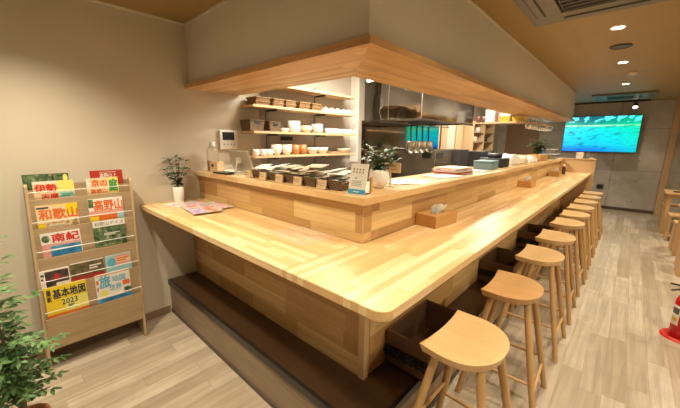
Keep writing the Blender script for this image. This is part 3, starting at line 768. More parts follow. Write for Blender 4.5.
o = MB().box(-.10, .10, -.05, .05, 0, .012, dark_pl).build('card_tray', loc=(-1.93, .515, Z1), bevel=.004); o.rotation_euler = (0, 0, .05); tag(o, 'flat black card tray on the bar before the register display', 'tray')
o = MB().box(-.13, .13, -.045, .045, 0, .006, paper_m).build('paper_sheet', loc=(-2.03, .64, Z1)); tag(o, 'white paper slip behind the black tray on the bar', 'paper')
t = thing('register_display', 'tilted tablet register seen from behind on a white stand', 'tablet', (-1.86, .62, Z1), .12)
Rm = Matrix.Translation((0, 0, .02)) @ Matrix.Rotation(-.28, 4, 'X')
Rm = Matrix.Translation((0, .03, .012)) @ Matrix.Rotation(.30, 4, 'X') @ Matrix.Rotation(-.0, 4, 'Y')
MB().box(-.12, .12, -.006, .006, 0, .175, plain('champagne aluminium', (.55, .50, .42), .35, .4), mat=Rm).build('tablet_back', t, .003)
MB().box(-.122, .122, .006, .009, -.002, .178, white_pl, mat=Rm).build('screen_frame', t)
a = MB(); a.box(-.02, .02, -.03, -.006, .085, .125, white_pl, mat=Rm); a.path([(0, -.03, .10), (.015, -.055, .05), (.02, -.06, .01)], .008, white_pl, 8); a.box(-.05, .09, -.085, .03, 0, .008, white_pl); a.build('stand', t)

# baskets of packets with wooden plaques
def open_basket(m, w, d, h_, mat, fl=.012, th=.006):
    b = (-w / 2 + fl, w / 2 - fl, -d / 2 + fl, d / 2 - fl); tt = (-w / 2, w / 2, -d / 2, d / 2)
    m.taper(b, tt, 0, h_, mat, close=False)
    bi = (b[0] + th, b[1] - th, b[2] + th, b[3] - th); ti = (tt[0] + th, tt[1] - th, tt[2] + th, tt[3] - th)
    vs = [(bi[0], bi[2], th), (bi[1], bi[2], th), (bi[1], bi[3], th), (bi[0], bi[3], th), (ti[0], ti[2], h_), (ti[1], ti[2], h_), (ti[1], ti[3], h_), (ti[0], ti[3], h_),
          (tt[0], tt[2], h_), (tt[1], tt[2], h_), (tt[1], tt[3], h_), (tt[0], tt[3], h_)]
    m.add(vs, [(0, 1, 2, 3), (0, 4, 5, 1), (1, 5, 6, 2), (2, 6, 7, 3), (3, 7, 4, 0), (8, 9, 5, 4), (9, 10, 6, 5), (10, 11, 7, 6), (11, 8, 4, 7)], mat)
def packet_mesh(mat):
    m = MB(); n = 6; w, h_ = .125, .095
    for s in (1, -1):
        vs = []; fs = []
        for i in range(n + 1):
            for j in range(n + 1):
                u, v = i / n, j / n; z = .007 * (math.sin(u * PI) * math.sin(v * PI)) ** .5 + .0015 * math.sin(u * 17 + v * 9)
                vs.append(((u - .5) * w, (v - .5) * h_, s * max(z, .0006)))
        for i in range(n):
            for j in range(n):
                q = (i * (n + 1) + j, (i + 1) * (n + 1) + j, (i + 1) * (n + 1) + j + 1, i * (n + 1) + j + 1)
                fs.append(q if s > 0 else q[::-1])
        m.add(vs, fs, mat, True)
    return m
pk_w = packet_mesh(paper_m).build('tea_packet'); pk_c = packet_mesh(craft_m).build('tea_packet'); used = set()
bask = [(-1.50, .60, 'leftmost of the five small baskets along the bar, behind the register', 'w', 4, 'leftmost'),
        (-1.315, .59, 'second small basket from the left along the bar', 'w', 5, 'second'),
        (-1.13, .585, 'middle one of the five small baskets along the bar', 'c', 6, 'middle'),
        (-.945, .58, 'fourth small basket from the left along the bar, heaped highest', 'c', 7, 'fourth'),
        (-.735, .575, 'small basket of white packets beside the standing menu card', 'w', 6, 'rightmost')]
b0 = None
random.seed(11)
for i, (x, y, lb, kind, n, ordw) in enumerate(bask):
    if b0 is None:
        m = MB(); open_basket(m, .165, .125, .055, wick_d); o = b0 = m.build('wicker_basket')
    else: o = b0.copy(); COL.objects.link(o)
    o.location = (x, y, Z1); tag(o, 'dark wicker basket, ' + lb, 'basket', 'packet baskets on the bar')
    src = pk_w if kind == 'w' else pk_c
    for k in range(n):
        if src.name not in used: o = src; used.add(src.name)
        else: o = src.copy(); COL.objects.link(o)
        lay = k // 2
        o.location = (x + (-.028 if k % 2 else .03) + rnd(-.008, .008), y + rnd(-.012, .012) + .004, Z1 + .048 + .024 * lay + (.006 if k % 2 else 0))
        o.rotation_euler = (rnd(-.08, .08) + .20, rnd(-.12, .06) - .06, rnd(-.3, .3))
        tag(o, ('white' if kind == 'w' else 'cream') + ' paper packet heaped in the %s bar basket' % ordw, 'packet', 'packets in the %s basket' % ordw)
    t = thing('wooden_plaque', 'x', 'sign', (x - .055, .50, Z1), 0, 'wooden name plaques on the bar')
    t['label'] = 'small wooden name plaque before the %s bar basket' % ordw
    Rp = Matrix.Rotation(-.12, 4, 'X')
    MB().box(-.036, .036, -.006, .006, 0, .052, lite_wood, mat=Rp).box(-.03, .03, .0, .025, 0, .006, lite_wood).build('board', t, .001)
    m = MB(); 
    for r_, (a_, b_) in enumerate(((-.02, .022), (-.016, .018))): m.add([(a_, -.0065, .034 - r_ * .013), (b_, -.0065, .034 - r_ * .013), (b_, -.0065, .037 - r_ * .013), (a_, -.0065, .037 - r_ * .013)], [(0, 1, 2, 3)], ink, mat=Rp)
    m.add([(-.031, -.0065, .022), (-.024, -.0065, .022), (-.024, -.0065, .042), (-.031, -.0065, .042)], [(0, 1, 2, 3)], heart_m, mat=Rp)
    m.build('lettering', t)
# menu card
t = thing('menu_card_stand', 'white menu card in a clear stand with a blue base near the bar corner', 'menu stand', (-.545, .515, Z1), .12)
Rp = Matrix.Rotation(-.22, 4, 'X')
MB().box(-.052, .052, -.002, .002, .0, .158, paper_m, mat=Rp).build('card', t)
MB().box(-.053, .053, -.0028, -.0020, 0, .024, blue_m, mat=Rp).build('blue_band', t)
m = MB(); random.seed(4)
for r_, z in enumerate((.128, .113, .082)):
    for k in range(4):
        if r_ == 2 and k != 1: continue
        x = -.032 + k * .019; m.box(x - .004, x + .004, -.0026, -.002, z - .004, z + .004, ink if k % 3 else heart_m, mat=Rp)
for z in (.066, .058, .050, .042): m.box(-.038, .030 + rnd(-.01, .01), -.0026, -.002, z, z + .002, ink, mat=Rp)
m.build('print', t)
MB().box(-.02, .015, -.0034, -.0028, .009, .014, white_pl, mat=Rp).build('band_mark', t)
MB().box(-.053, .053, .004, .05, 0, .003, clear_pl).build('foot', t)
o = MB().box(-.004, .004, -.03, .03, 0, .085, box_wood).build('card_board', loc=(-.515, .60, Z1), bevel=.001); o.rotation_euler = (0, 0, .5); tag(o, 'small brown wooden board standing behind the menu card', 'board')
# wooden sign on a pick behind the pot
t = thing('wooden_sign', 'small wooden sign with a brown heart standing beside the round pot', 'sign', (-.578, .875, Z1), .2)
MB().box(-.065, .065, -.003, .003, .085, .145, lite_wood).build('board', t, .001)
MB().box(-.005, .005, -.003, .003, 0, .09, lite_wood).box(-.03, .03, -.02, .02, 0, .006, lite_wood).build('post', t)
m = MB()
for z, a_, b_ in ((.130, -.045, .03), (.124, -.03, .035)): m.box(a_, b_, -.0036, -.003, z, z + .003, heart_m)
hp = [(.016 * math.sin(a) ** 3 * .8 - .025, .0) for a in [0]]
pts = [(.0009 * 16 * math.sin(q) ** 3 - .022, -.0034, .106 + .0009 * (13 * math.cos(q) - 5 * math.cos(2 * q) - 2 * math.cos(3 * q) - math.cos(4 * q))) for q in [i * 2 * PI / 24 for i in range(24)]]
m.add(pts, [tuple(range(24))], heart_m)
m.box(.005, .04, -.0036, -.003, .105, .108, heart_m)
m.build('lettering', t)

# papers and stacks on the long run
random.seed(9)
def flat(name, label, x, y, z, rz, w, d, h_, mat, cat, group=None, bev=.001):
    o = MB().box(-w / 2, w / 2, -d / 2, d / 2, 0, h_, mat).build(name, loc=(x, y, z), bevel=bev); o.rotation_euler = (0, 0, rz); return tag(o, label, cat, group)
flat('paper_sheet', 'white paper sheet on the bar right of the round pot, lower one', -.60, 1.20, Z1, .3, .20, .28, .002, paper_m, 'paper', 'papers on the bar')
flat('paper_sheet', 'white paper sheet lying on top of another on the bar', -.64, 1.12, Z1 + .003, -.25, .20, .27, .002, paper_m, 'paper', 'papers on the bar')
mm = [(c_wht, 'lowest'), (c_dred, 'second from the bottom'), (c_wht, 'middle'), (ph_mix2, 'second from the top'), (c_cream, 'topmost')]
z = Z1
for i, (mt, od) in enumerate(mm):
    leaflet_paper('magazine', 'magazine on the bar stack, %s of five' % od, -.655 + rnd(-.012, .012), 1.98 + rnd(-.03, .03), z, rnd(-.12, .12) + 1.45, .29, .21, mt, th=.0105, group='magazine stack on the bar'); z += .0115
leaflet_paper('magazine', 'thin white booklet on the bar in front of the magazine stack', -.60, 1.66, Z1, 1.3, .28, .20, c_wht, th=.008)
leaflet_paper('magazine', 'thin pale booklet on the bar behind the magazine stack', -.60, 2.36, Z1, 1.5, .2, .2, ph_mix, th=.010)
t = thing('fabric_box', 'slate blue box on the bar right of the magazines', 'box', (-.62, 2.72, Z1), .1)
MB().box(-.09, .09, -.14, .14, 0, .07, teal_m).build('box', t, .006); MB().box(-.093, .093, -.143, .143, .07, .088, teal_m).build('lid', t, .004)
t = thing('black_box', 'black box standing behind the slate blue box on the bar', 'box', (-.66, 3.12, Z1), 0)
MB().box(-.12, .12, -.14, .14, 0, .10, black_m).build('box', t, .006); MB().box(-.06, .06, -.1, .1, .10, .15, black_m).build('lid', t, .02)
def sack(label, x, y, w, d, h_, mat, rz=0, name='paper_bag', cat='bag', group=None, seed=1):
    random.seed(seed); bm = bmesh.new(); bmesh.ops.create_cube(bm, size=1)
    bmesh.ops.subdivide_edges(bm, edges=bm.edges, cuts=3, use_grid_fill=True)
    for v in bm.verts:
        top = v.co.z > .1
        v.co.x = v.co.x * w * (1 + .08 * math.sin(v.co.y * 7 + seed)) ; v.co.y *= d * (1 + .06 * math.sin(v.co.z * 9))
        v.co.z = (v.co.z + .5) * h_
        if top: v.co.z *= 1 + rnd(-.18, .12); v.co.x *= .86; v.co.y *= .9
    me = bpy.data.meshes.new(name); bm.to_mesh(me); bm.free(); me.materials.append(mat)
    for f in me.polygons: f.use_smooth = True
    o = bpy.data.objects.new(name, me); COL.objects.link(o); o.location = (x, y, Z1); o.rotation_euler = (0, 0, rz)
    return tag(o, label, cat, group)
sack('large white crumpled paper bag on the bar behind the black box', -.66, 3.62, .22, .42, .125, paper_m, seed=2)
sack('cream folded cloth bundle on the bar right of the white bag', -.62, 4.02, .20, .30, .10, craft_m, .2, 'cloth_bundle', 'cloth', seed=3)
sack('white wrapped parcel on the bar before the orange packages', -.60, 4.38, .18, .24, .09, paper_m, -.1, 'parcel', 'parcel', seed=4)
t = thing('snack_box', 'orange tan open box on the bar, nearer of two', 'box', (-.66, 4.72, Z1), .1, 'orange boxes on the bar')
a = MB(); open_basket(a, .22, .26, .09, bread_m); a.build('box', t)
t2 = dup(t, (-.62, 5.08, Z1), -.2, 'orange tan open box on the bar beside the dark plant')
for k, (x, y, z) in enumerate(((-.69, 4.67, .05), (-.63, 4.76, .055), (-.65, 5.05, .05), (-.59, 5.12, .05))):
    bm = bmesh.new(); bmesh.ops.create_icosphere(bm, subdivisions=2, radius=1); 
    for v in bm.verts: v.co = Vector((v.co.x * .05, v.co.y * .07, v.co.z * .045 + .004 * math.sin(v.co.x * 5)))
    me = bpy.data.meshes.new('bun'); bm.to_mesh(me); bm.free(); me.materials.append(bread_m)
    for f in me.polygons: f.use_smooth = True
    o = bpy.data.objects.new('wrapped_bun', me); COL.objects.link(o); o.location = (x, y, Z1 + z)
    tag(o, 'wrapped round bun in the %s orange box on the bar' % ('nearer' if k < 2 else 'farther'), 'bun', 'buns in the %s orange box' % ('nearer' if k < 2 else 'farther'))
for k, (x, y, z, lb) in enumerate(((-.58, 5.88, 0, 'clear plastic container on the bar behind the dark plant, lower front one'), (-.58, 6.12, 0, 'clear plastic container at the very end of the bar'), (-.59, 5.92, .085, 'clear plastic container stacked on another at the bar end'))):
    t = thing('plastic_container', lb, 'container', (x, y, Z1 + z), rnd(-.1, .1), 'clear containers at the bar end')
    a = MB(); open_basket(a, .20, .20, .075, clear_pl, .01, .004); a.build('tub', t)
    MB().box(-.102, .102, -.102, .102, .075, .082, white_pl).build('lid', t, .002)
# small things at the far end of the low counter and end panel
t = thing('soy_bottle', 'small brown bottle with cream cap at the far end of the counter', 'bottle', (-.33, 5.78, H + .001))
MB().lathe([(.001, 0), (.026, 0), (.028, .01), (.028, .09), (.012, .12), (.012, .14)], plain('brown bottle', (.12, .05, .02), .2), 16).build('bottle_body', t)
MB().lathe([(.015, .135), (.015, .165), (.001, .168)], cream_c, 16).build('cap', t)
t = thing('sauce_jar', 'small white lidded jar beside the brown bottle at the counter end', 'jar', (-.36, 5.98, H + .001))
MB().lathe([(.001, 0), (.030, 0), (.034, .03), (.03, .09)], cream_c, 16).build('jar_body', t); MB().lathe([(.032, .09), (.03, .105), (.001, .11)], dark_pl, 16).build('lid', t)
flat('card_holder', 'small white card standing on the end panel top', -.20, 6.366, 1.256, 0, .10, .03, .11, white_p, 'card')
flat('salt_dish', 'little pale dish on the right of the end panel top', -.03, 6.366, 1.256, 0, .05, .03, .02, cream_c, 'dish')

# ------------------------------------------------------------------ wall items left
t = thing('door_intercom', 'white wall intercom with a small dark screen above the bar', 'intercom', (LX, .785, 1.427))
MB().box(0, .028, -.088, .088, 0, .175, white_pl).build('casing', t, .006)
MB().box(.028, .030, -.062, .055, .085, .158, screen_m).build('screen', t)
m = MB()
for y in (-.05, -.015, .02, .05): m.lathe([(.007, 0), (.007, .004), (.001, .005)], grey_pl, 12, mat=Matrix.Translation((.028, y, .045)) @ Matrix.Rotation(PI / 2, 4, 'Y'))
m.build('buttons', t)

# ------------------------------------------------------------------ kitchen shelves and crockery
SH = [('A', 1.840), ('B', 1.600), ('C', 1.366), ('T', 2.050)]
names = {'A': 'upper wall shelf board carrying flat baskets and inverted bowls', 'B': 'middle wall shelf board carrying handled baskets and small cups', 'C': 'lowest wall shelf board carrying tall cups and bowls', 'T': 'empty topmost wall shelf board below the kitchen ceiling'}
X0 = LX + .0065
for k, z in SH:
    y0, y1 = (.93, 2.40) if k != 'T' else (1.15, 2.40)
    t = thing('wall_shelf', names[k], 'shelf', (LX, 1.6, z), 0, 'kitchen wall shelves')
    P(MB().box(X0, -2.13, y0, y1, z - .022, z, shelf_m).build('shelf_board', bevel=.002), t)
    for yy in (1.22, 1.90): P(MB().box(X0 + .02, -2.18, yy, yy + .016, z - .040, z - .022, dark_pl).build('bracket'), t)
for yy, od in ((1.22, 'left'), (1.90, 'right')):
    o = MB().box(X0, X0 + .014, yy - .004, yy + .020, 1.22, 2.12, grey_pl).build('shelf_rail'); tag(o, 'dark upright shelf rail on the kitchen wall, %s one' % od, 'shelf rail', 'shelf rails')
zA, zB, zC = 1.841, 1.601, 1.367
# upper shelf: flat baskets
bk = None
def shelf_basket(i, y, w, d, h_, lb, mat, z, handles=False, x=-2.235):
    t = thing('wicker_basket', lb, 'basket', (x, y, z), 0, 'baskets on the wall shelves')
    m = MB(); open_basket(m, d, w, h_, mat, .010); m.build('basket_body', t)
    m = MB(); m.box(-d / 2 - .003, d / 2 + .003, -w / 2 - .003, -w / 2 + .006, h_ - .008, h_ + .002, mat).box(-d / 2 - .003, d / 2 + .003, w / 2 - .006, w / 2 + .003, h_ - .008, h_ + .002, mat)
    m.box(d / 2 - .005, d / 2 + .004, -w / 2, w / 2, h_ - .008, h_ + .002, mat).box(-d / 2 - .003, -d / 2 + .006, -w / 2, w / 2, h_ - .008, h_ + .002, mat); m.build('rim', t)
    if handles: MB().box(d / 2 - .004, d / 2 + .0015, -.028, .028, h_ - .035, h_ - .018, black_m).build('handle_hole', t)
    return t
ods = ['leftmost', 'second', 'third', 'fourth', 'rightmost']
for i, (y, w) in enumerate(((1.055, .16), (1.235, .13), (1.39, .135), (1.575, .15), (1.755, .15))):
    for j in range(2):
        shelf_basket(i, y + .006 * j, w, .17, .034, 'flat tan basket on the upper shelf, %s pile, %s of two' % (ods[i], 'lower' if j == 0 else 'upper'), wick_l, zA + .0005 + j * .037)
# white inverted bowls
for i, y in enumerate((1.945, 2.045, 2.15, 2.255, 2.35)):
    m = MB(); m.lathe([(.040, 0), (.038, .025), (.028, .045), (.014, .052), (.012, .058), (.001, .058)], white_c, 20)
    o = m.build('white_bowl', loc=(-2.21, y, zA)); tag(o, 'white upturned bowl on the upper shelf, %s of five' % ['leftmost', 'second', 'middle', 'fourth', 'rightmost'][i], 'bowl', 'upturned bowls')
shelf_basket(0, .985, .16, .17, .10, 'brown basket with a handle hole at the left end of the middle shelf', wick_d, zB, True)
shelf_basket(1, 1.19, .14, .17, .095, 'brown basket with a handle hole, second on the middle shelf', wick_d, zB, True)
def pot_(name, lb, y, z, prof, mat, cat, x=-2.215, group=None):
    o = MB().lathe(prof, mat, 22).build(name, loc=(x, y, z)); return tag(o, lb, cat, group)
bowl = lambda r, h_: [(.001, .0), (r * .5, 0), (r * .55, .004), (r * .9, h_ * .6), (r, h_), (r - .004, h_), (r * .8, h_ * .55), (.001, .01)]
cup = lambda r, h_: [(.001, 0), (r * .8, 0), (r, h_ * .15), (r, h_), (r - .004, h_), (r - .005, h_ * .2), (.001, .012)]
pot_('white_bowl', 'small white bowl on the middle shelf, left of a pair', 1.295, zB, bowl(.036, .036), white_c, 'bowl', x=-2.17)
pot_('white_bowl', 'small white bowl on the middle shelf, right of a pair', 1.355, zB, bowl(.036, .036), white_c, 'bowl', x=-2.20)
pot_('black_cup', 'black cup behind the two small bowls on the middle shelf', 1.335, zB, cup(.026, .10), dark_pl, 'cup', x=-2.29)
pot_('white_canister', 'large straight white canister on the middle shelf', 1.475, zB, cup(.066, .115), white_c, 'canister')
for j in range(2): pot_('cream_bowl', 'cream bowl nested in a pair on the middle shelf, %s' % ('lower' if j == 0 else 'upper'), 1.645, zB + .022 * j, bowl(.072, .052), cream_c, 'bowl', group='nested cream bowls')
pot_('grey_canister', 'blue grey wide canister on the middle shelf', 1.815, zB, cup(.066, .10), blue_c, 'canister')
for i, y in enumerate((1.985, 2.085, 2.185, 2.285, 2.37)):
    m = MB(); m.lathe(cup(.036, .058), white_c, 18); o = m.build('white_cup', loc=(-2.205, y, zB)); tag(o, 'white straight cup on the middle shelf, %s of five' % ['leftmost', 'second', 'middle', 'fourth', 'rightmost'][i], 'cup', 'cups on the middle shelf')
for i, (y, x) in enumerate(((.985, -2.20), (1.06, -2.19), (1.135, -2.19))):
    t = thing('tea_cup', 'small white cup on the lowest shelf, %s of three' % ['left', 'middle', 'right'][i], 'cup', (x, y, zC), 0, 'small cups on the lowest shelf')
    MB().lathe(cup(.033, .062), white_c, 18).build('cup_body', t); 
    MB().path([(.03 * 0 + .0, .030, .05), (0, .048, .045), (0, .048, .025), (0, .030, .015)], .004, white_c, 6).build('handle', t)
pot_('white_vase_cup', 'tall rounded white cup on the lowest shelf, left of a pair', 1.235, zC, [(.001, 0), (.03, 0), (.052, .03), (.056, .105), (.052, .105), (.046, .03), (.001, .01)], white_c, 'cup')
pot_('white_vase_cup', 'tall rounded white cup on the lowest shelf, right of a pair', 1.37, zC, [(.001, 0), (.03, 0), (.050, .03), (.054, .105), (.050, .105), (.044, .03), (.001, .01)], white_c, 'cup')
pot_('brown_cup', 'orange brown straight cup on the lowest shelf, left one', 1.485, zC, cup(.047, .105), brown_c, 'cup')
pot_('brown_cup', 'orange brown straight cup on the lowest shelf, right one', 1.59, zC, cup(.047, .105), brown_c, 'cup')
pot_('white_bowl', 'deep white bowl on the lowest shelf, left of a pair', 1.735, zC, bowl(.075, .072), white_c, 'bowl')
pot_('white_bowl', 'deep white bowl on the lowest shelf, right of a pair', 1.895, zC, bowl(.072, .072), white_c, 'bowl')
pot_('flat_plate', 'flat pale plate on the lowest shelf', 2.085, zC, [(.001, .0), (.05, 0), (.085, .016), (.084, .019), (.001, .006)], cream_c, 'plate')
pot_('wide_bowl', 'wide cream bowl at the right end of the lowest shelf', 2.275, zC, bowl(.09, .055), cream_c, 'bowl')
o = MB().box(X0, X0 + .01, 1.40, 1.56, 1.515, 1.555, dark_pl).build('wall_socket', bevel=.002); tag(o, 'dark wide socket plate on the wall between the lower shelves', 'socket')

# ------------------------------------------------------------------ cooking line
t = thing('back_counter', 'stainless work counter below the wall shelves', 'counter', (-2.1, 1.8, 0))
P(MB().box(LX + .01, -1.85, 1.0, 2.72, .86, .90, steel_dk).build('work_top'), t); P(MB().box(LX + .01, -1.88, 1.02, 2.70, .1, .86, steel_dk).build('cabinet_body'), t)
P(MB().box(-1.878, -1.87, 1.05, 1.85, .15, .82, steel_eq).build('door'), t); P(MB().box(-1.878, -1.87, 1.88, 2.68, .15, .82, steel_eq).build('door'), t)
# kettle on it
t = thing('kettle', 'dark kettle on the back counter below the shelves', 'kettle', (-2.05, 1.92, .901))
MB().lathe([(.001, 0), (.10, 0), (.115, .05), (.09, .17), (.05, .20), (.001, .20)], dark_pl, 22).build('kettle_body', t)
MB().path([(-.08, 0, .17), (-.06, 0, .27), (.06, 0, .27), (.08, 0, .17)], .008, dark_pl, 8).build('handle', t); MB().lathe([(.02, .2), (.015, .225), (.001, .23)], dark_pl, 12).build('lid_knob', t)
t = thing('glass_carafe', 'clear glass carafe on the back counter beside the kettle', 'carafe', (-2.08, 2.2, .901))
MB().lathe([(.001, .002), (.07, .002), (.075, .06), (.05, .18), (.035, .24), (.045, .30)], glass_m, 20).build('carafe_body', t); MB().lathe([(.036, .24), (.04, .26), (.036, .27)], chrome, 16).build('collar', t)
# hood
hx0, hx1, hy0, hy1, hz0, hz1 = LX + .01, -1.47, 2.85, 4.55, 1.795, 2.42
t = thing('extractor_hood', 'large stainless extractor hood with rippled reflections above the cooking line', 'hood', (-1.9, 3.7, hz0))
P(MB().box(hx0, hx1, hy0, hy0 + .004, hz0, hz1, steel_hood).build('front_sheet'), t)
P(MB().box(hx1 - .004, hx1, hy0 + .005, hy1, hz0, hz1, steel_side).build('side_sheet'), t)
P(MB().box(hx1 - .006, hx1 + .003, hy0 - .003, hy0 + .006, hz0, hz1, chrome).build('corner_strip'), t)
P(MB().box(-1.955, -1.947, hy0 - .002, hy0, hz0 + .0, hz1, chrome).build('seam_strip'), t)
P(MB().box(hx0, hx1 + .006, hy0 - .006, hy0 + .012, hz0 - .018, hz0 + .004, steel_dk).box(hx1 - .012, hx1 + .006, hy0 + .012, hy1, hz0 - .018, hz0 + .004, steel_dk).build('drip_rim'), t)
P(MB().box(hx0, hx1 - .006, hy0 + .008, hy1, hz0 + .02, hz0 + .03, black_bk).box(hx0, hx1 - .006, hy1 - .004, hy1, hz0, hz1, steel_side).build('filter_panel'), t)
P(MB().tube((-1.75, hy0 + .1, hz0 - .05), (-1.75, hy1 - .25, hz0 - .05), .006, .006, chrome, 8).tube((-1.75, hy0 + .15, hz0 - .05), (-1.75, hy0 + .15, hz0 + .02), .005, .005, chrome, 8).tube((-1.75, hy1 - .3, hz0 - .05), (-1.75, hy1 - .3, hz0 + .02), .005, .005, chrome, 8).build('hanging_rail'), t)
# noodle boiler
t = thing('noodle_boiler', 'stainless boiler block under the hanging strainers', 'boiler', (-1.8, 3.15, 0))
P(MB().box(LX + .02, -1.55, 2.86, 3.50, .02, 1.02, steel_eq).build('boiler_body', bevel=.008), t)
P(MB().box(-1.55, -1.53, 2.9, 3.46, .75, .9, dark_pl).build('control_panel'), t)
P(MB().box(LX + .02, LX + .10, 2.86, 3.50, 1.02, 1.30, steel_eq).build('backsplash'), t)
# strainers hanging on the rail
s0 = None
for i, y in enumerate((3.10, 3.26, 3.42, 3.60)):
    if s0 is None:
        t = s0 = thing('noodle_strainer', 'x', 'strainer', (-1.75, y, 1.69), 0)
        MB().path([(0, 0, .065), (0, .012, .05), (0, .0, 0), (.01, 0, -.16)], .0105, dark_pl, 8).build('handle', t)
        m = MB(); m.lathe([(.074, -.17), (.070, -.27), (.045, -.33), (.001, -.335)], chrome, 18); m.lathe([(.078, -.175), (.078, -.163), (.071, -.163), (.071, -.175)], chrome, 18); m.build('basket', t)
    else: t = dup(s0, (-1.75, y, 1.69), .3 * i)
    t['label'] = 'long handled metal noodle strainer hanging under the hood, %s of four' % ['leftmost', 'second', 'third', 'rightmost'][i]; t['group'] = 'hanging strainers'
t = thing('steam_oven', 'boxy stainless steam cabinet right of the strainers', 'oven', (-1.9, 3.9, 0))
P(MB().box(LX + .02, -1.60, 3.56, 4.20, .02, 1.40, steel_eq).build('oven_body', bevel=.012), t)
od_ = P(MB().box(-1.60, -1.588, 3.60, 4.16, .55, 1.22, steel_eq).build('door', bevel=.006), t)
P(MB().box(-1.60, -1.59, 3.62, 3.80, 1.28, 1.36, dark_pl).build('control_panel'), t)
P(MB().box(-1.80, -1.66, 3.552, 3.560, 1.28, 1.36, dark_pl).build('vent_plate'), t)
MB().tube((-1.565, 4.08, .65), (-1.565, 4.08, 1.15), .010, .010, chrome, 8).tube((-1.565, 4.08, .68), (-1.59, 4.08, .68), .006, .006, chrome, 8).tube((-1.565, 4.08, 1.12), (-1.59, 4.08, 1.12), .006, .006, chrome, 8).build('handle', od_)
t = thing('ticket_machine', 'black upright machine with a teal display beside the steam cabinet', 'machine', (-1.7, 4.5, 0))
P(MB().box(-1.95, -1.52, 4.26, 4.62, .02, 1.40, black_bk).build('machine_body', bevel=.008), t)
tl = plain('teal display', (.06, .36, .34), .3)
P(MB().box(-1.90, -1.70, 4.253, 4.26, 1.24, 1.37, tl).build('display'), t)
P(MB().box(-1.86, -1.84, 4.25, 4.26, 1.08, 1.11, white_pl).box(-1.80, -1.78, 4.25, 4.26, 1.08, 1.11, white_pl).box(-1.86, -1.84, 4.25, 4.26, 1.16, 1.18, white_pl).build('buttons'), t)
t = thing('drinks_fridge', 'dark upright cabinet right of the teal display', 'cabinet', (-1.6, 5.1, 0))
P(MB().box(-1.90, -1.46, 4.95, 5.4, .02, 1.36, black_bk).build('cabinet_body', bevel=.008), t); P(MB().box(-1.46, -1.452, 4.97, 5.38, .1, 1.32, dark_pl).build('door'), t)
# back of kitchen
t = thing('open_cabinet', 'light wood open shelf cabinet on the left wall deep in the kitchen', 'cabinet', (-2.2, 7.05, 1.3))
w = .018; x0, x1, y0, y1, z0, z1 = LX + .004, -2.10, 6.36, 7.74, 1.31, 1.97
m = MB().box(x0, x1, y0, y0 + w, z0, z1, lite_wood).box(x0, x1, y1 - w, y1, z0, z1, lite_wood).box(x0, x1, y0 + w, y1 - w, z1 - w, z1, lite_wood).box(x0, x1, y0 + w, y1 - w, z0, z0 + w, lite_wood).box(x0, x0 + .006, y0 + w, y1 - w, z0 + w, z1 - w, lite_wood).box(x0, x1, 7.04, 7.06, z0 + w, z1 - w, lite_wood)
P(m.build('cabinet_body'), t)
for z in (1.52, 1.73): P(MB().box(x0 + .008, x1 - .01, y0 + w + .001, 7.039, z, z + .014, lite_wood).box(x0 + .008, x1 - .01, 7.061, y1 - w - .001, z, z + .014, lite_wood).build('shelf'), t)
for k, (y, z, mt, lb) in enumerate(((6.55, 1.745, dark_pl, 'dark jar in the open cabinet, upper level left'), (6.85, 1.745, white_c, 'white jar in the open cabinet, upper level middle'), (7.3, 1.745, brown_c, 'brown jar in the open cabinet, upper level right'), (6.7, 1.535, cream_c, 'cream jar in the open cabinet, middle level left'), (7.4, 1.535, dark_pl, 'dark jar in the open cabinet, middle level right'))):
    o = MB().lathe(cup(.055, .11), mt, 16).build('storage_jar', loc=(-2.2, y, z)); tag(o, lb, 'jar', 'jars in the open cabinet')
t = thing('rear_counter', 'low stainless counter on the left wall deep in the kitchen', 'counter', (-2.1, 7, 0))
P(MB().box(LX + .004, -1.95, 6.1, 8.0, .96, 1.0, steel_dk).build('work_top'), t); P(MB().box(LX + .006, -1.98, 6.12, 7.98, .02, .96, steel_dk).build('cabinet_body'), t)
t = thing('microwave', 'white framed microwave on the rear kitchen counter', 'microwave', (-2.15, 6.85, 1.002))
MB().box(-.15, .15, -.45, .45, 0, .29, white_pl).build('casing', t, .008); d_ = MB().box(.15, .157, -.40, .22, .03, .26, plain('warm oven glass', (.30, .18, .09), .2)).build('door', t); MB().box(.15, .156, .27, .40, .04, .25, grey_pl).build('control_panel', t)
MB().box(.157, .165, .17, .19, .06, .23, chrome).build('handle', d_)

# overhead shelf beside the hood
t = thing('hanging_shelf', 'pale overhead shelf in the kitchen to the right of the hood', 'shelf', (-1.1, 4.75, 1.81))
P(MB().box(-1.455, -.74, 4.60, 4.92, 1.808, 1.830, shelf_m).build('shelf_board', bevel=.002), t)
for x in (-1.40, -1.0):
    P(MB().tube((x, 4.88, 1.83), (x, 4.88, ZC - .012), .006, .006, chrome, 8).build('rod'), t)
ZS = 1.831
for k, (x, y, lb) in enumerate(((-1.425, 4.66, 'rose brown jar at the left end of the overhead shelf, front'), (-1.345, 4.68, 'rose brown jar on the overhead shelf next to the white box'), (-1.39, 4.78, 'rose brown jar on the overhead shelf, behind two others'))):
    t = thing('spice_jar', lb, 'jar', (x, y, ZS), 0, 'jars on the overhead shelf')
    MB().lathe([(.001, 0), (.03, 0), (.032, .06), (.022, .075)], plain('rose brown glass', (.22, .09, .07), .3), 14).build('jar_body', t); MB().lathe([(.024, .075), (.024, .095), (.001, .096)], white_pl if k == 1 else pink_m, 14).build('lid', t)
o = MB().box(-.07, .07, -.08, .08, 0, .195, white_pl).build('white_box', loc=(-1.24, 4.70, ZS), bevel=.003); tag(o, 'tall plain white box on the overhead shelf', 'box')
o = MB().box(-.035, .035, -.05, .05, 0, .17, pink_m).build('rose_box', loc=(-1.125, 4.80, ZS), bevel=.003); tag(o, 'narrow rose coloured box behind the white box on the overhead shelf', 'box')
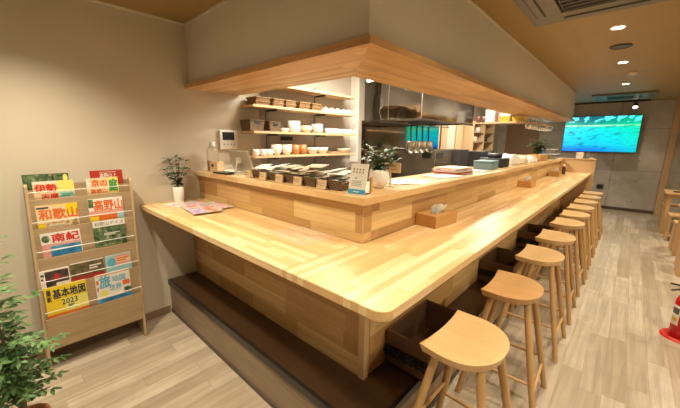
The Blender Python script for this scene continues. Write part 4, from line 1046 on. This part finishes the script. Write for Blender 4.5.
t = thing('food_tub', 'yellow tub on the overhead shelf', 'tub', (-1.03, 4.69, ZS)); MB().taper((-.06, .06, -.05, .05), (-.075, .075, -.06, .06), 0, .07, yellow_m).build('tub', t); MB().box(-.078, .078, -.063, .063, .07, .082, yellow_m).build('lid', t)
o = MB().box(-.08, .08, -.05, .05, 0, .045, white_pl).build('white_packet', loc=(-1.03, 4.69, ZS + .083), bevel=.008); tag(o, 'white packet lying on the yellow tub of the overhead shelf', 'packet')
t = thing('wire_basket', 'low yellow basket at the right end of the overhead shelf', 'basket', (-.84, 4.73, ZS)); a = MB(); open_basket(a, .17, .2, .075, yellow_m, .01, .004); a.build('basket_body', t); MB().box(-.06, .06, -.06, .06, .006, .06, bread_m).build('contents', t)
# wine glasses under the soffit
m = MB()
wg0 = None
gl = thing('glass_rack', 'metal stemware rack under the timber soffit near the far end', 'rack', (-.76, 5.6, 1.93))
for x in (-.83, -.76, -.69): P(MB().tube((x, 4.96, 1.912), (x, 6.55, 1.912), .004, .004, chrome, 6).build('rail'), gl)
for y in (4.99, 5.75, 6.52): P(MB().box(-.84, -.68, y - .006, y + .006, 1.916, 1.930, chrome).build('bracket'), gl)
for i in range(2):
    for j in range(8):
        if wg0 is None:
            o = wg0 = MB().lathe([(.032, .0), (.030, -.003), (.004, -.006), (.0035, -.075), (.020, -.085), (.034, -.105), (.038, -.135), (.032, -.18), (.0305, -.18), (.036, -.135), (.032, -.107), (.018, -.088), (.001, -.080)], glass_m, 16).build('wine_glass')
        else: o = wg0.copy(); COL.objects.link(o)
        o.location = (-.795 + .07 * i, 5.06 + j * .20, 1.918)
        tag(o, 'wine glass hanging upside down in the rack below the soffit', 'wine glass', 'hanging wine glasses')

# ------------------------------------------------------------------ television and back wall items
t = thing('television', 'large flat television showing a blue green picture on the concrete wall', 'television', (-.138, 8.86, 1.735))
TW, TH = .690, .415
MB().box(-TW, TW, -.02, .03, -TH, TH, dark_pl).build('casing', t, .004)
MB().add([(-TW + .014, -.0215, -TH + .02), (TW - .014, -.0215, -TH + .02), (TW - .014, -.0215, TH - .014), (-TW + .014, -.0215, TH - .014)], [(0, 1, 2, 3)], tv_m) if False else None
a = MB(); a.add([(-TW + .014, -.0215, -TH + .02), (TW - .014, -.0215, -TH + .02), (TW - .014, -.0215, TH - .014), (-TW + .014, -.0215, TH - .014)], [(0, 1, 2, 3)], tv_m); a.build('screen', t)
MB().box(-.2, .2, .03, .105, -.15, .15, dark_pl).build('wall_mount', t)
t.rotation_euler = (.0, .0, 0)
t = thing('wall_outlet_box', 'small black outlet box low on the concrete wall beyond the counter', 'outlet', (.03, YB, .52))
MB().box(-.06, .06, -.05, 0, -.05, .05, dark_pl).build('casing', t, .004); MB().box(-.03, .03, -.052, -.05, -.02, .02, black_m).build('socket', t)
t = thing('wall_switch', 'small white switch plate on the concrete wall below the television', 'switch', (-.29, YB, 1.27))
MB().box(-.035, .035, -.01, 0, -.055, .055, white_pl).build('plate', t, .002); MB().box(-.012, .012, -.014, -.01, -.02, .02, white_pl).build('rocker', t)
t = thing('track_light', 'black ceiling track with one lit spotlight before the back wall', 'track light', (0, 8.62, ZC))
P(MB().box(-.90, .62, 8.60, 8.64, ZC - .035, ZC - .001, black_m).build('track'), t)
lampm = emit('spot lamp face', (1., .86, .66), 18.)
m = MB(); m.tube((.40, 8.62, ZC - .035), (.40, 8.62, ZC - .085), .008, .008, black_m, 10); m.tube((.40, 8.60, ZC - .075), (.40, 8.56, ZC - .15), .036, .042, black_m, 18); P(m.build('spotlight_head'), t)
m = MB(); q = Vector((.40, 8.5575, ZC - .1545)); dn = Vector((0, -.04, -.075)).normalized(); m.tube(q, q + dn * .003, .038, .038, lampm, 18); P(m.build('lamp'), t)

# ------------------------------------------------------------------ ceiling
def ac(x0, x1, y0, y1, label, open_=True):
    cx, cy = (x0 + x1) / 2, (y0 + y1) / 2; a, b = (x1 - x0) / 2, (y1 - y0) / 2
    t = thing('ceiling_air_conditioner', label, 'air conditioner', (cx, cy, ZC - .001))
    z = -.035
    m = MB(); fr = .30
    acm = MATS.get('air conditioner casing') or plain('air conditioner casing', (.16, .148, .115), .45)
    i_a, i_b = a - .20, b - .20
    m.box(-a, a, -b, -i_b, z, 0, acm).box(-a, a, i_b, b, z, 0, acm).box(-a, -i_a, -i_b, i_b, z, 0, acm).box(i_a, a, -i_b, i_b, z, 0, acm); m.build('frame', t, .004)
    g = MB(); g.box(-i_a + .01, i_a - .01, -i_b + .01, i_b - .01, z + .006, z + .010, black_m)
    n = 9
    for k in range(n): 
        yy = -i_b + .03 + k * (2 * i_b - .06) / (n - 1); g.box(-i_a + .02, i_a - .02, yy - .006, yy + .006, z + .001, z + .005, dark_pl)
    g.build('intake_grille', t)
    for (u0, u1, v0, v1) in ((-i_a, i_a, -b + .05, -b + .11), (-i_a, i_a, b - .11, b - .05), (-a + .05, -a + .11, -i_b, i_b), (a - .11, a - .05, -i_b, i_b)):
        MB().box(u0, u1, v0, v1, z - .002, z + .002, black_m).box(u0 + .01, u1 - .01, v0 + .012, v1 - .012, z - .006, z - .002, acm).build('air_vent', t)
    return t
ac(-.215, .735, 1.305, 2.265, 'ceiling cassette air conditioner closest to the camera with a dark grille')
ac(-.24, .68, 7.2, 8.12, 'ceiling cassette air conditioner near the television wall')
diff = emit('downlight diffuser', (1., .84, .62), 30.)
WARM = (1., .865, .63)
def downlight(x, y, label, power, spot=2.15, vis=True):
    t = thing('ceiling_downlight', label, 'downlight', (x, y, ZC - .001), 0, 'round ceiling downlights')
    MB().lathe([(.056, 0), (.056, -.006), (.044, -.008), (.042, 0)], white_pl, 28).build('ring', t)
    MB().disc((0, 0, -.003), .043, diff, 24, -1).build('diffuser', t)
    l = bpy.data.lights.new('downlight_lamp', 'SPOT'); l.energy = power; l.color = WARM; l.spot_size = spot; l.spot_blend = 1.; l.shadow_soft_size = .05
    o = bpy.data.objects.new('downlight_lamp', l); COL.objects.link(o); o.location = (x, y, ZC - .03)
    return t
DL = [(.257, 2.80, 'lit ceiling downlight closest to the near air conditioner', 78), (.26, 4.285, 'lit ceiling downlight, middle of the visible row', 82), (.262, 6.05, 'lit ceiling downlight farthest along the row', 90),
      (.25, .85, 'lit ceiling downlight above the first stools', 75), (.25, -.55, 'lit ceiling downlight above the counter corner', 75),
      (-1.0, -.35, 'lit ceiling downlight before the soffit, middle', 80), (-1.7, -.62, 'lit ceiling downlight near the magazine rack', 100), (1.7, 1.5, 'added unseen downlight over the tables, near', 90),  # the table lamps are unseen, added to send light onto the soffit
      (1.7, 4.0, 'added unseen downlight over the tables, middle', 90), (1.7, 6.5, 'added unseen downlight over the tables, far', 85), (1.9, -.1, 'added unseen downlight behind the camera, right', 95), (-.6, -2.4, 'added unseen downlight behind the camera, middle', 22), (-1.9, -2.2, 'added unseen downlight behind the camera, near the left wall', 38)]  # lamps behind the camera are added fill for soffit and left wall
for x, y, lb, pw in DL: downlight(x, y, lb, pw, 2.9 if (x > 1 or y < -1.5) else 2.15)
t = thing('ceiling_speaker', 'dark round flush speaker on the ceiling between two downlights', 'speaker', (.259, 3.477, ZC - .001), 0)
MB().lathe([(.085, 0), (.085, -.010), (.075, -.012), (.072, -.006), (.001, -.006)], dark_pl, 28).build('ring', t); MB().disc((0, 0, -.0065), .07, plain('dark speaker mesh', (.09, .10, .09), .5, scale=400., noise=.5), 24, -1).build('mesh_cover', t)
t = thing('smoke_detector', 'small cream round smoke detector on the ceiling', 'smoke detector', (.343, 5.08, ZC - .001))
MB().lathe([(.055, 0), (.055, -.015), (.040, -.028), (.001, -.030)], cream_c, 24).build('base', t); MB().lathe([(.018, -.028), (.016, -.036), (.001, -.037)], white_pl, 14).build('sensor', t)

# kitchen ceiling tube lights (real fittings behind the soffit)
tubem = emit('kitchen tube', (1., .93, .80), 25.)
for i, (x, y) in enumerate(((-1.55, 1.75), (-1.2, 3.45), (-1.4, 5.7))):
    t = thing('kitchen_ceiling_lamp', ['fluorescent kitchen batten lamp near the wall shelves', 'fluorescent kitchen batten lamp beside the hood', 'fluorescent kitchen batten lamp at the rear'][i], 'lamp', (x, y, ZC - .013))
    if i == 0: MB().box(-.05, .05, -.6, .6, -.03, 0, white_pl).build('fitting', t, .004); MB().tube((0, -.58, -.048), (0, .58, -.048), .017, .017, tubem, 12).build('tube', t)
    else: MB().box(-.05, .05, -.3, .3, -.03, 0, white_pl).build('fitting', t, .004); MB().tube((0, -.28, -.048), (0, .28, -.048), .017, .017, tubem, 12).build('tube', t)
t = thing('added_streak_lamp', 'added slim strip lamp between the wall shelves and the hood, for streaks in the steel', 'lamp', (-1.75, 2.40, 2.22))  # made-up lamp, placed so its tube mirrors as streaks in the hood front
MB().box(-.22, .22, -.02, .02, .012, .03, white_pl).build('fitting', t); MB().tube((-.21, 0, 0), (.21, 0, 0), .012, .012, tubem, 10).build('tube', t)
MB().tube((-.18, 0, .03), (-.18, 0, ZC - 2.22 - .013), .003, .003, chrome, 6).build('rod', t); MB().tube((.18, 0, .03), (.18, 0, ZC - 2.22 - .013), .003, .003, chrome, 6).build('rod', t)
def spot(x, y, z, tx, ty, tz, e, ang, col=WARM, r=.03, blend=.5):
    l = bpy.data.lights.new('spot', 'SPOT'); l.energy = e; l.color = col; l.spot_size = ang; l.spot_blend = blend; l.shadow_soft_size = r
    o = bpy.data.objects.new('spot_lamp', l); COL.objects.link(o); o.location = (x, y, z)
    o.rotation_euler = (Vector((tx, ty, tz)) - Vector((x, y, z))).to_track_quat('-Z', 'Y').to_euler()
spot(.40, 8.55, ZC - .17, .3, 8.0, 0, 25, 1.8)
def area(x, y, z, sx, sy, e, col=(1., .92, .78), rot=(0, 0, 0)):
    l = bpy.data.lights.new('area', 'AREA'); l.shape = 'RECTANGLE'; l.size = sx; l.size_y = sy; l.energy = e; l.color = col
    o = bpy.data.objects.new('lamp_area', l); COL.objects.link(o); o.location = (x, y, z); o.rotation_euler = rot
area(-1.55, 1.75, ZC - .085, .05, 1.15, 42)
area(-1.2, 3.45, ZC - .085, .05, .55, 40)
area(-1.4, 5.7, ZC - .085, .05, .55, 40)

# ------------------------------------------------------------------ right side: tables, box stools, extinguisher
def box_stool(x, y, label, i, w=.15, d=.17, h_=.42):
    t = thing('box_stool', label, 'stool', (x, y, 0), 0, 'box stools by the tables')
    MB().box(-w, w, -d, d, h_ - .03, h_, tbl_m).build('seat', t, .003)
    for s in (-1, 1):
        MB().box(-w + .005 if s < 0 else w - .035, -w + .035 if s < 0 else w - .005, -d + .01, d - .01, 0, h_ - .03, tbl_m).build('leg', t, .002)
    MB().box(-w + .035, w - .035, -.012, .012, .12, .16, tbl_m).build('stretcher', t)
    return t
bs = [(1.22, 4.62, 'wooden box stool on the right, nearest to the fire extinguisher'), (1.24, 5.85, 'wooden box stool on the right, second from the extinguisher'), (1.22, 6.55, 'wooden box stool on the right, third from the extinguisher'), (1.20, 7.75, 'wooden box stool on the right closest to the concrete wall')]
for i, (x, y, lb) in enumerate(bs): box_stool(x, y, lb, i, w=.16, d=.15)
def table(x0, x1, y0, y1, label, z=.72):
    t = thing('dining_table', label, 'table', ((x0 + x1) / 2, (y0 + y1) / 2, 0), 0, 'tables on the right')
    a, b = (x1 - x0) / 2, (y1 - y0) / 2
    MB().box(-a, a, -b, b, z - .03, z, tbl_m).build('table_top', t, .003)
    for sx in (-1, 1):
        for sy in (-1, 1): MB().box(sx * (a - .06) - .025, sx * (a - .06) + .025, sy * (b - .06) - .025, sy * (b - .06) + .025, 0, z - .03, tbl_m).build('leg', t, .002)
    MB().box(-a + .06, a - .06, -b + .05, -b + .07, z - .09, z - .03, tbl_m).box(-a + .06, a - .06, b - .07, b - .05, z - .09, z - .03, tbl_m).build('apron', t)
table(1.0, 2.3, 6.85, 7.45, 'farther wooden table at the right edge below the wood post')
table(1.05, 2.3, 4.95, 5.55, 'nearer wooden table at the right edge')
o = MB().lathe([(.001, 0), (.05, 0), (.055, .012), (.03, .02), (.001, .02)], dark_pl, 18).build('small_dish', loc=(1.15, 7.05, .721)); tag(o, 'small black dish on the farther table', 'dish')

fx, fy = .968, 2.78
o = thing('extinguisher_tray', 'round red plastic tray on the floor under the fire extinguisher', 'tray', (fx, fy, 0))
MB().lathe([(.001, .004), (.085, .004), (.092, .02), (.105, .02), (.115, .0)], red_pl, 36).build('tray_body', o)
t = thing('fire_extinguisher', 'red fire extinguisher standing on a tray at the right edge', 'fire extinguisher', (fx, fy, .006))
MB().lathe([(.001, 0), (.062, 0), (.066, .01), (.066, .30), (.055, .335), (.025, .352), (.02, .365)], red_m, 32).build('cylinder', t)
MB().lathe([(.020, .36), (.022, .385), (.015, .40), (.001, .401)], chrome, 16).build('valve', t)
MB().path([(0, 0, .39), (-.05, -.02, .40), (-.105, -.04, .385)], .007, black_m, 8).path([(0, 0, .405), (-.05, -.02, .43), (-.115, -.045, .44)], .007, black_m, 8).build('handle', t)
MB().path([(.01, 0, .385), (.06, .03, .37), (.085, .04, .28), (.085, .04, .12)], .009, black_m, 10).build('hose', t)
m = MB(); n = 14; vs = []; 
for i in range(n + 1):
    a_ = math.radians(178 + i * 62 / n)
    for z in (.11, .27): vs.append((.0667 * math.cos(a_), .0667 * math.sin(a_), z))
m.add(vs, [(2 * i, 2 * i + 2, 2 * i + 3, 2 * i + 1) for i in range(n)], paper_m, True)
vs = []
for i in range(n + 1):
    a_ = math.radians(182 + i * 54 / n)
    for z in (.20, .25): vs.append((.0671 * math.cos(a_), .0671 * math.sin(a_), z))
m.add(vs, [(2 * i, 2 * i + 2, 2 * i + 3, 2 * i + 1) for i in range(n)], ink, True)
vs = []
for i in range(n + 1):
    a_ = math.radians(184 + i * 50 / n)
    for z in (.14, .17): vs.append((.0671 * math.cos(a_), .0671 * math.sin(a_), z))
m.add(vs, [(2 * i, 2 * i + 2, 2 * i + 3, 2 * i + 1) for i in range(n)], yellow_m, True)
m.build('sticker', t)

# ------------------------------------------------------------------ world, camera
w = bpy.data.worlds.new('World'); SC.world = w; w.use_nodes = True
w.node_tree.nodes['Background'].inputs[0].default_value = (1., .85, .65, 1); w.node_tree.nodes['Background'].inputs[1].default_value = .05
cd = bpy.data.cameras.new('Camera'); cam = bpy.data.objects.new('Camera', cd); COL.objects.link(cam)
Rv = Vector((0.73651687, 0.67633194, 0.01086327)); Uv = Vector((-0.1409579, 0.13775438, 0.98038493)); Fv = Vector((-0.66156918, 0.7236013, -0.19679275))
mw = Matrix((Rv, Uv, -Fv)).transposed().to_4x4(); mw.translation = Vector((0.47993057, -0.73053196, 1.51531416))
cam.matrix_world = mw
cd.sensor_width = 36.; cd.lens = 313.9647 / 680 * 36.; cd.clip_start = .02
SC.camera = cam
SC.view_settings.view_transform = 'Standard'; SC.view_settings.look = 'None'; SC.view_settings.gamma = 1.; SC.view_settings.exposure = .30
SC.view_settings.use_curve_mapping = False
SC.cycles.use_denoising = True
SC.cycles.max_bounces = 8; SC.cycles.sample_clamp_indirect = 6.
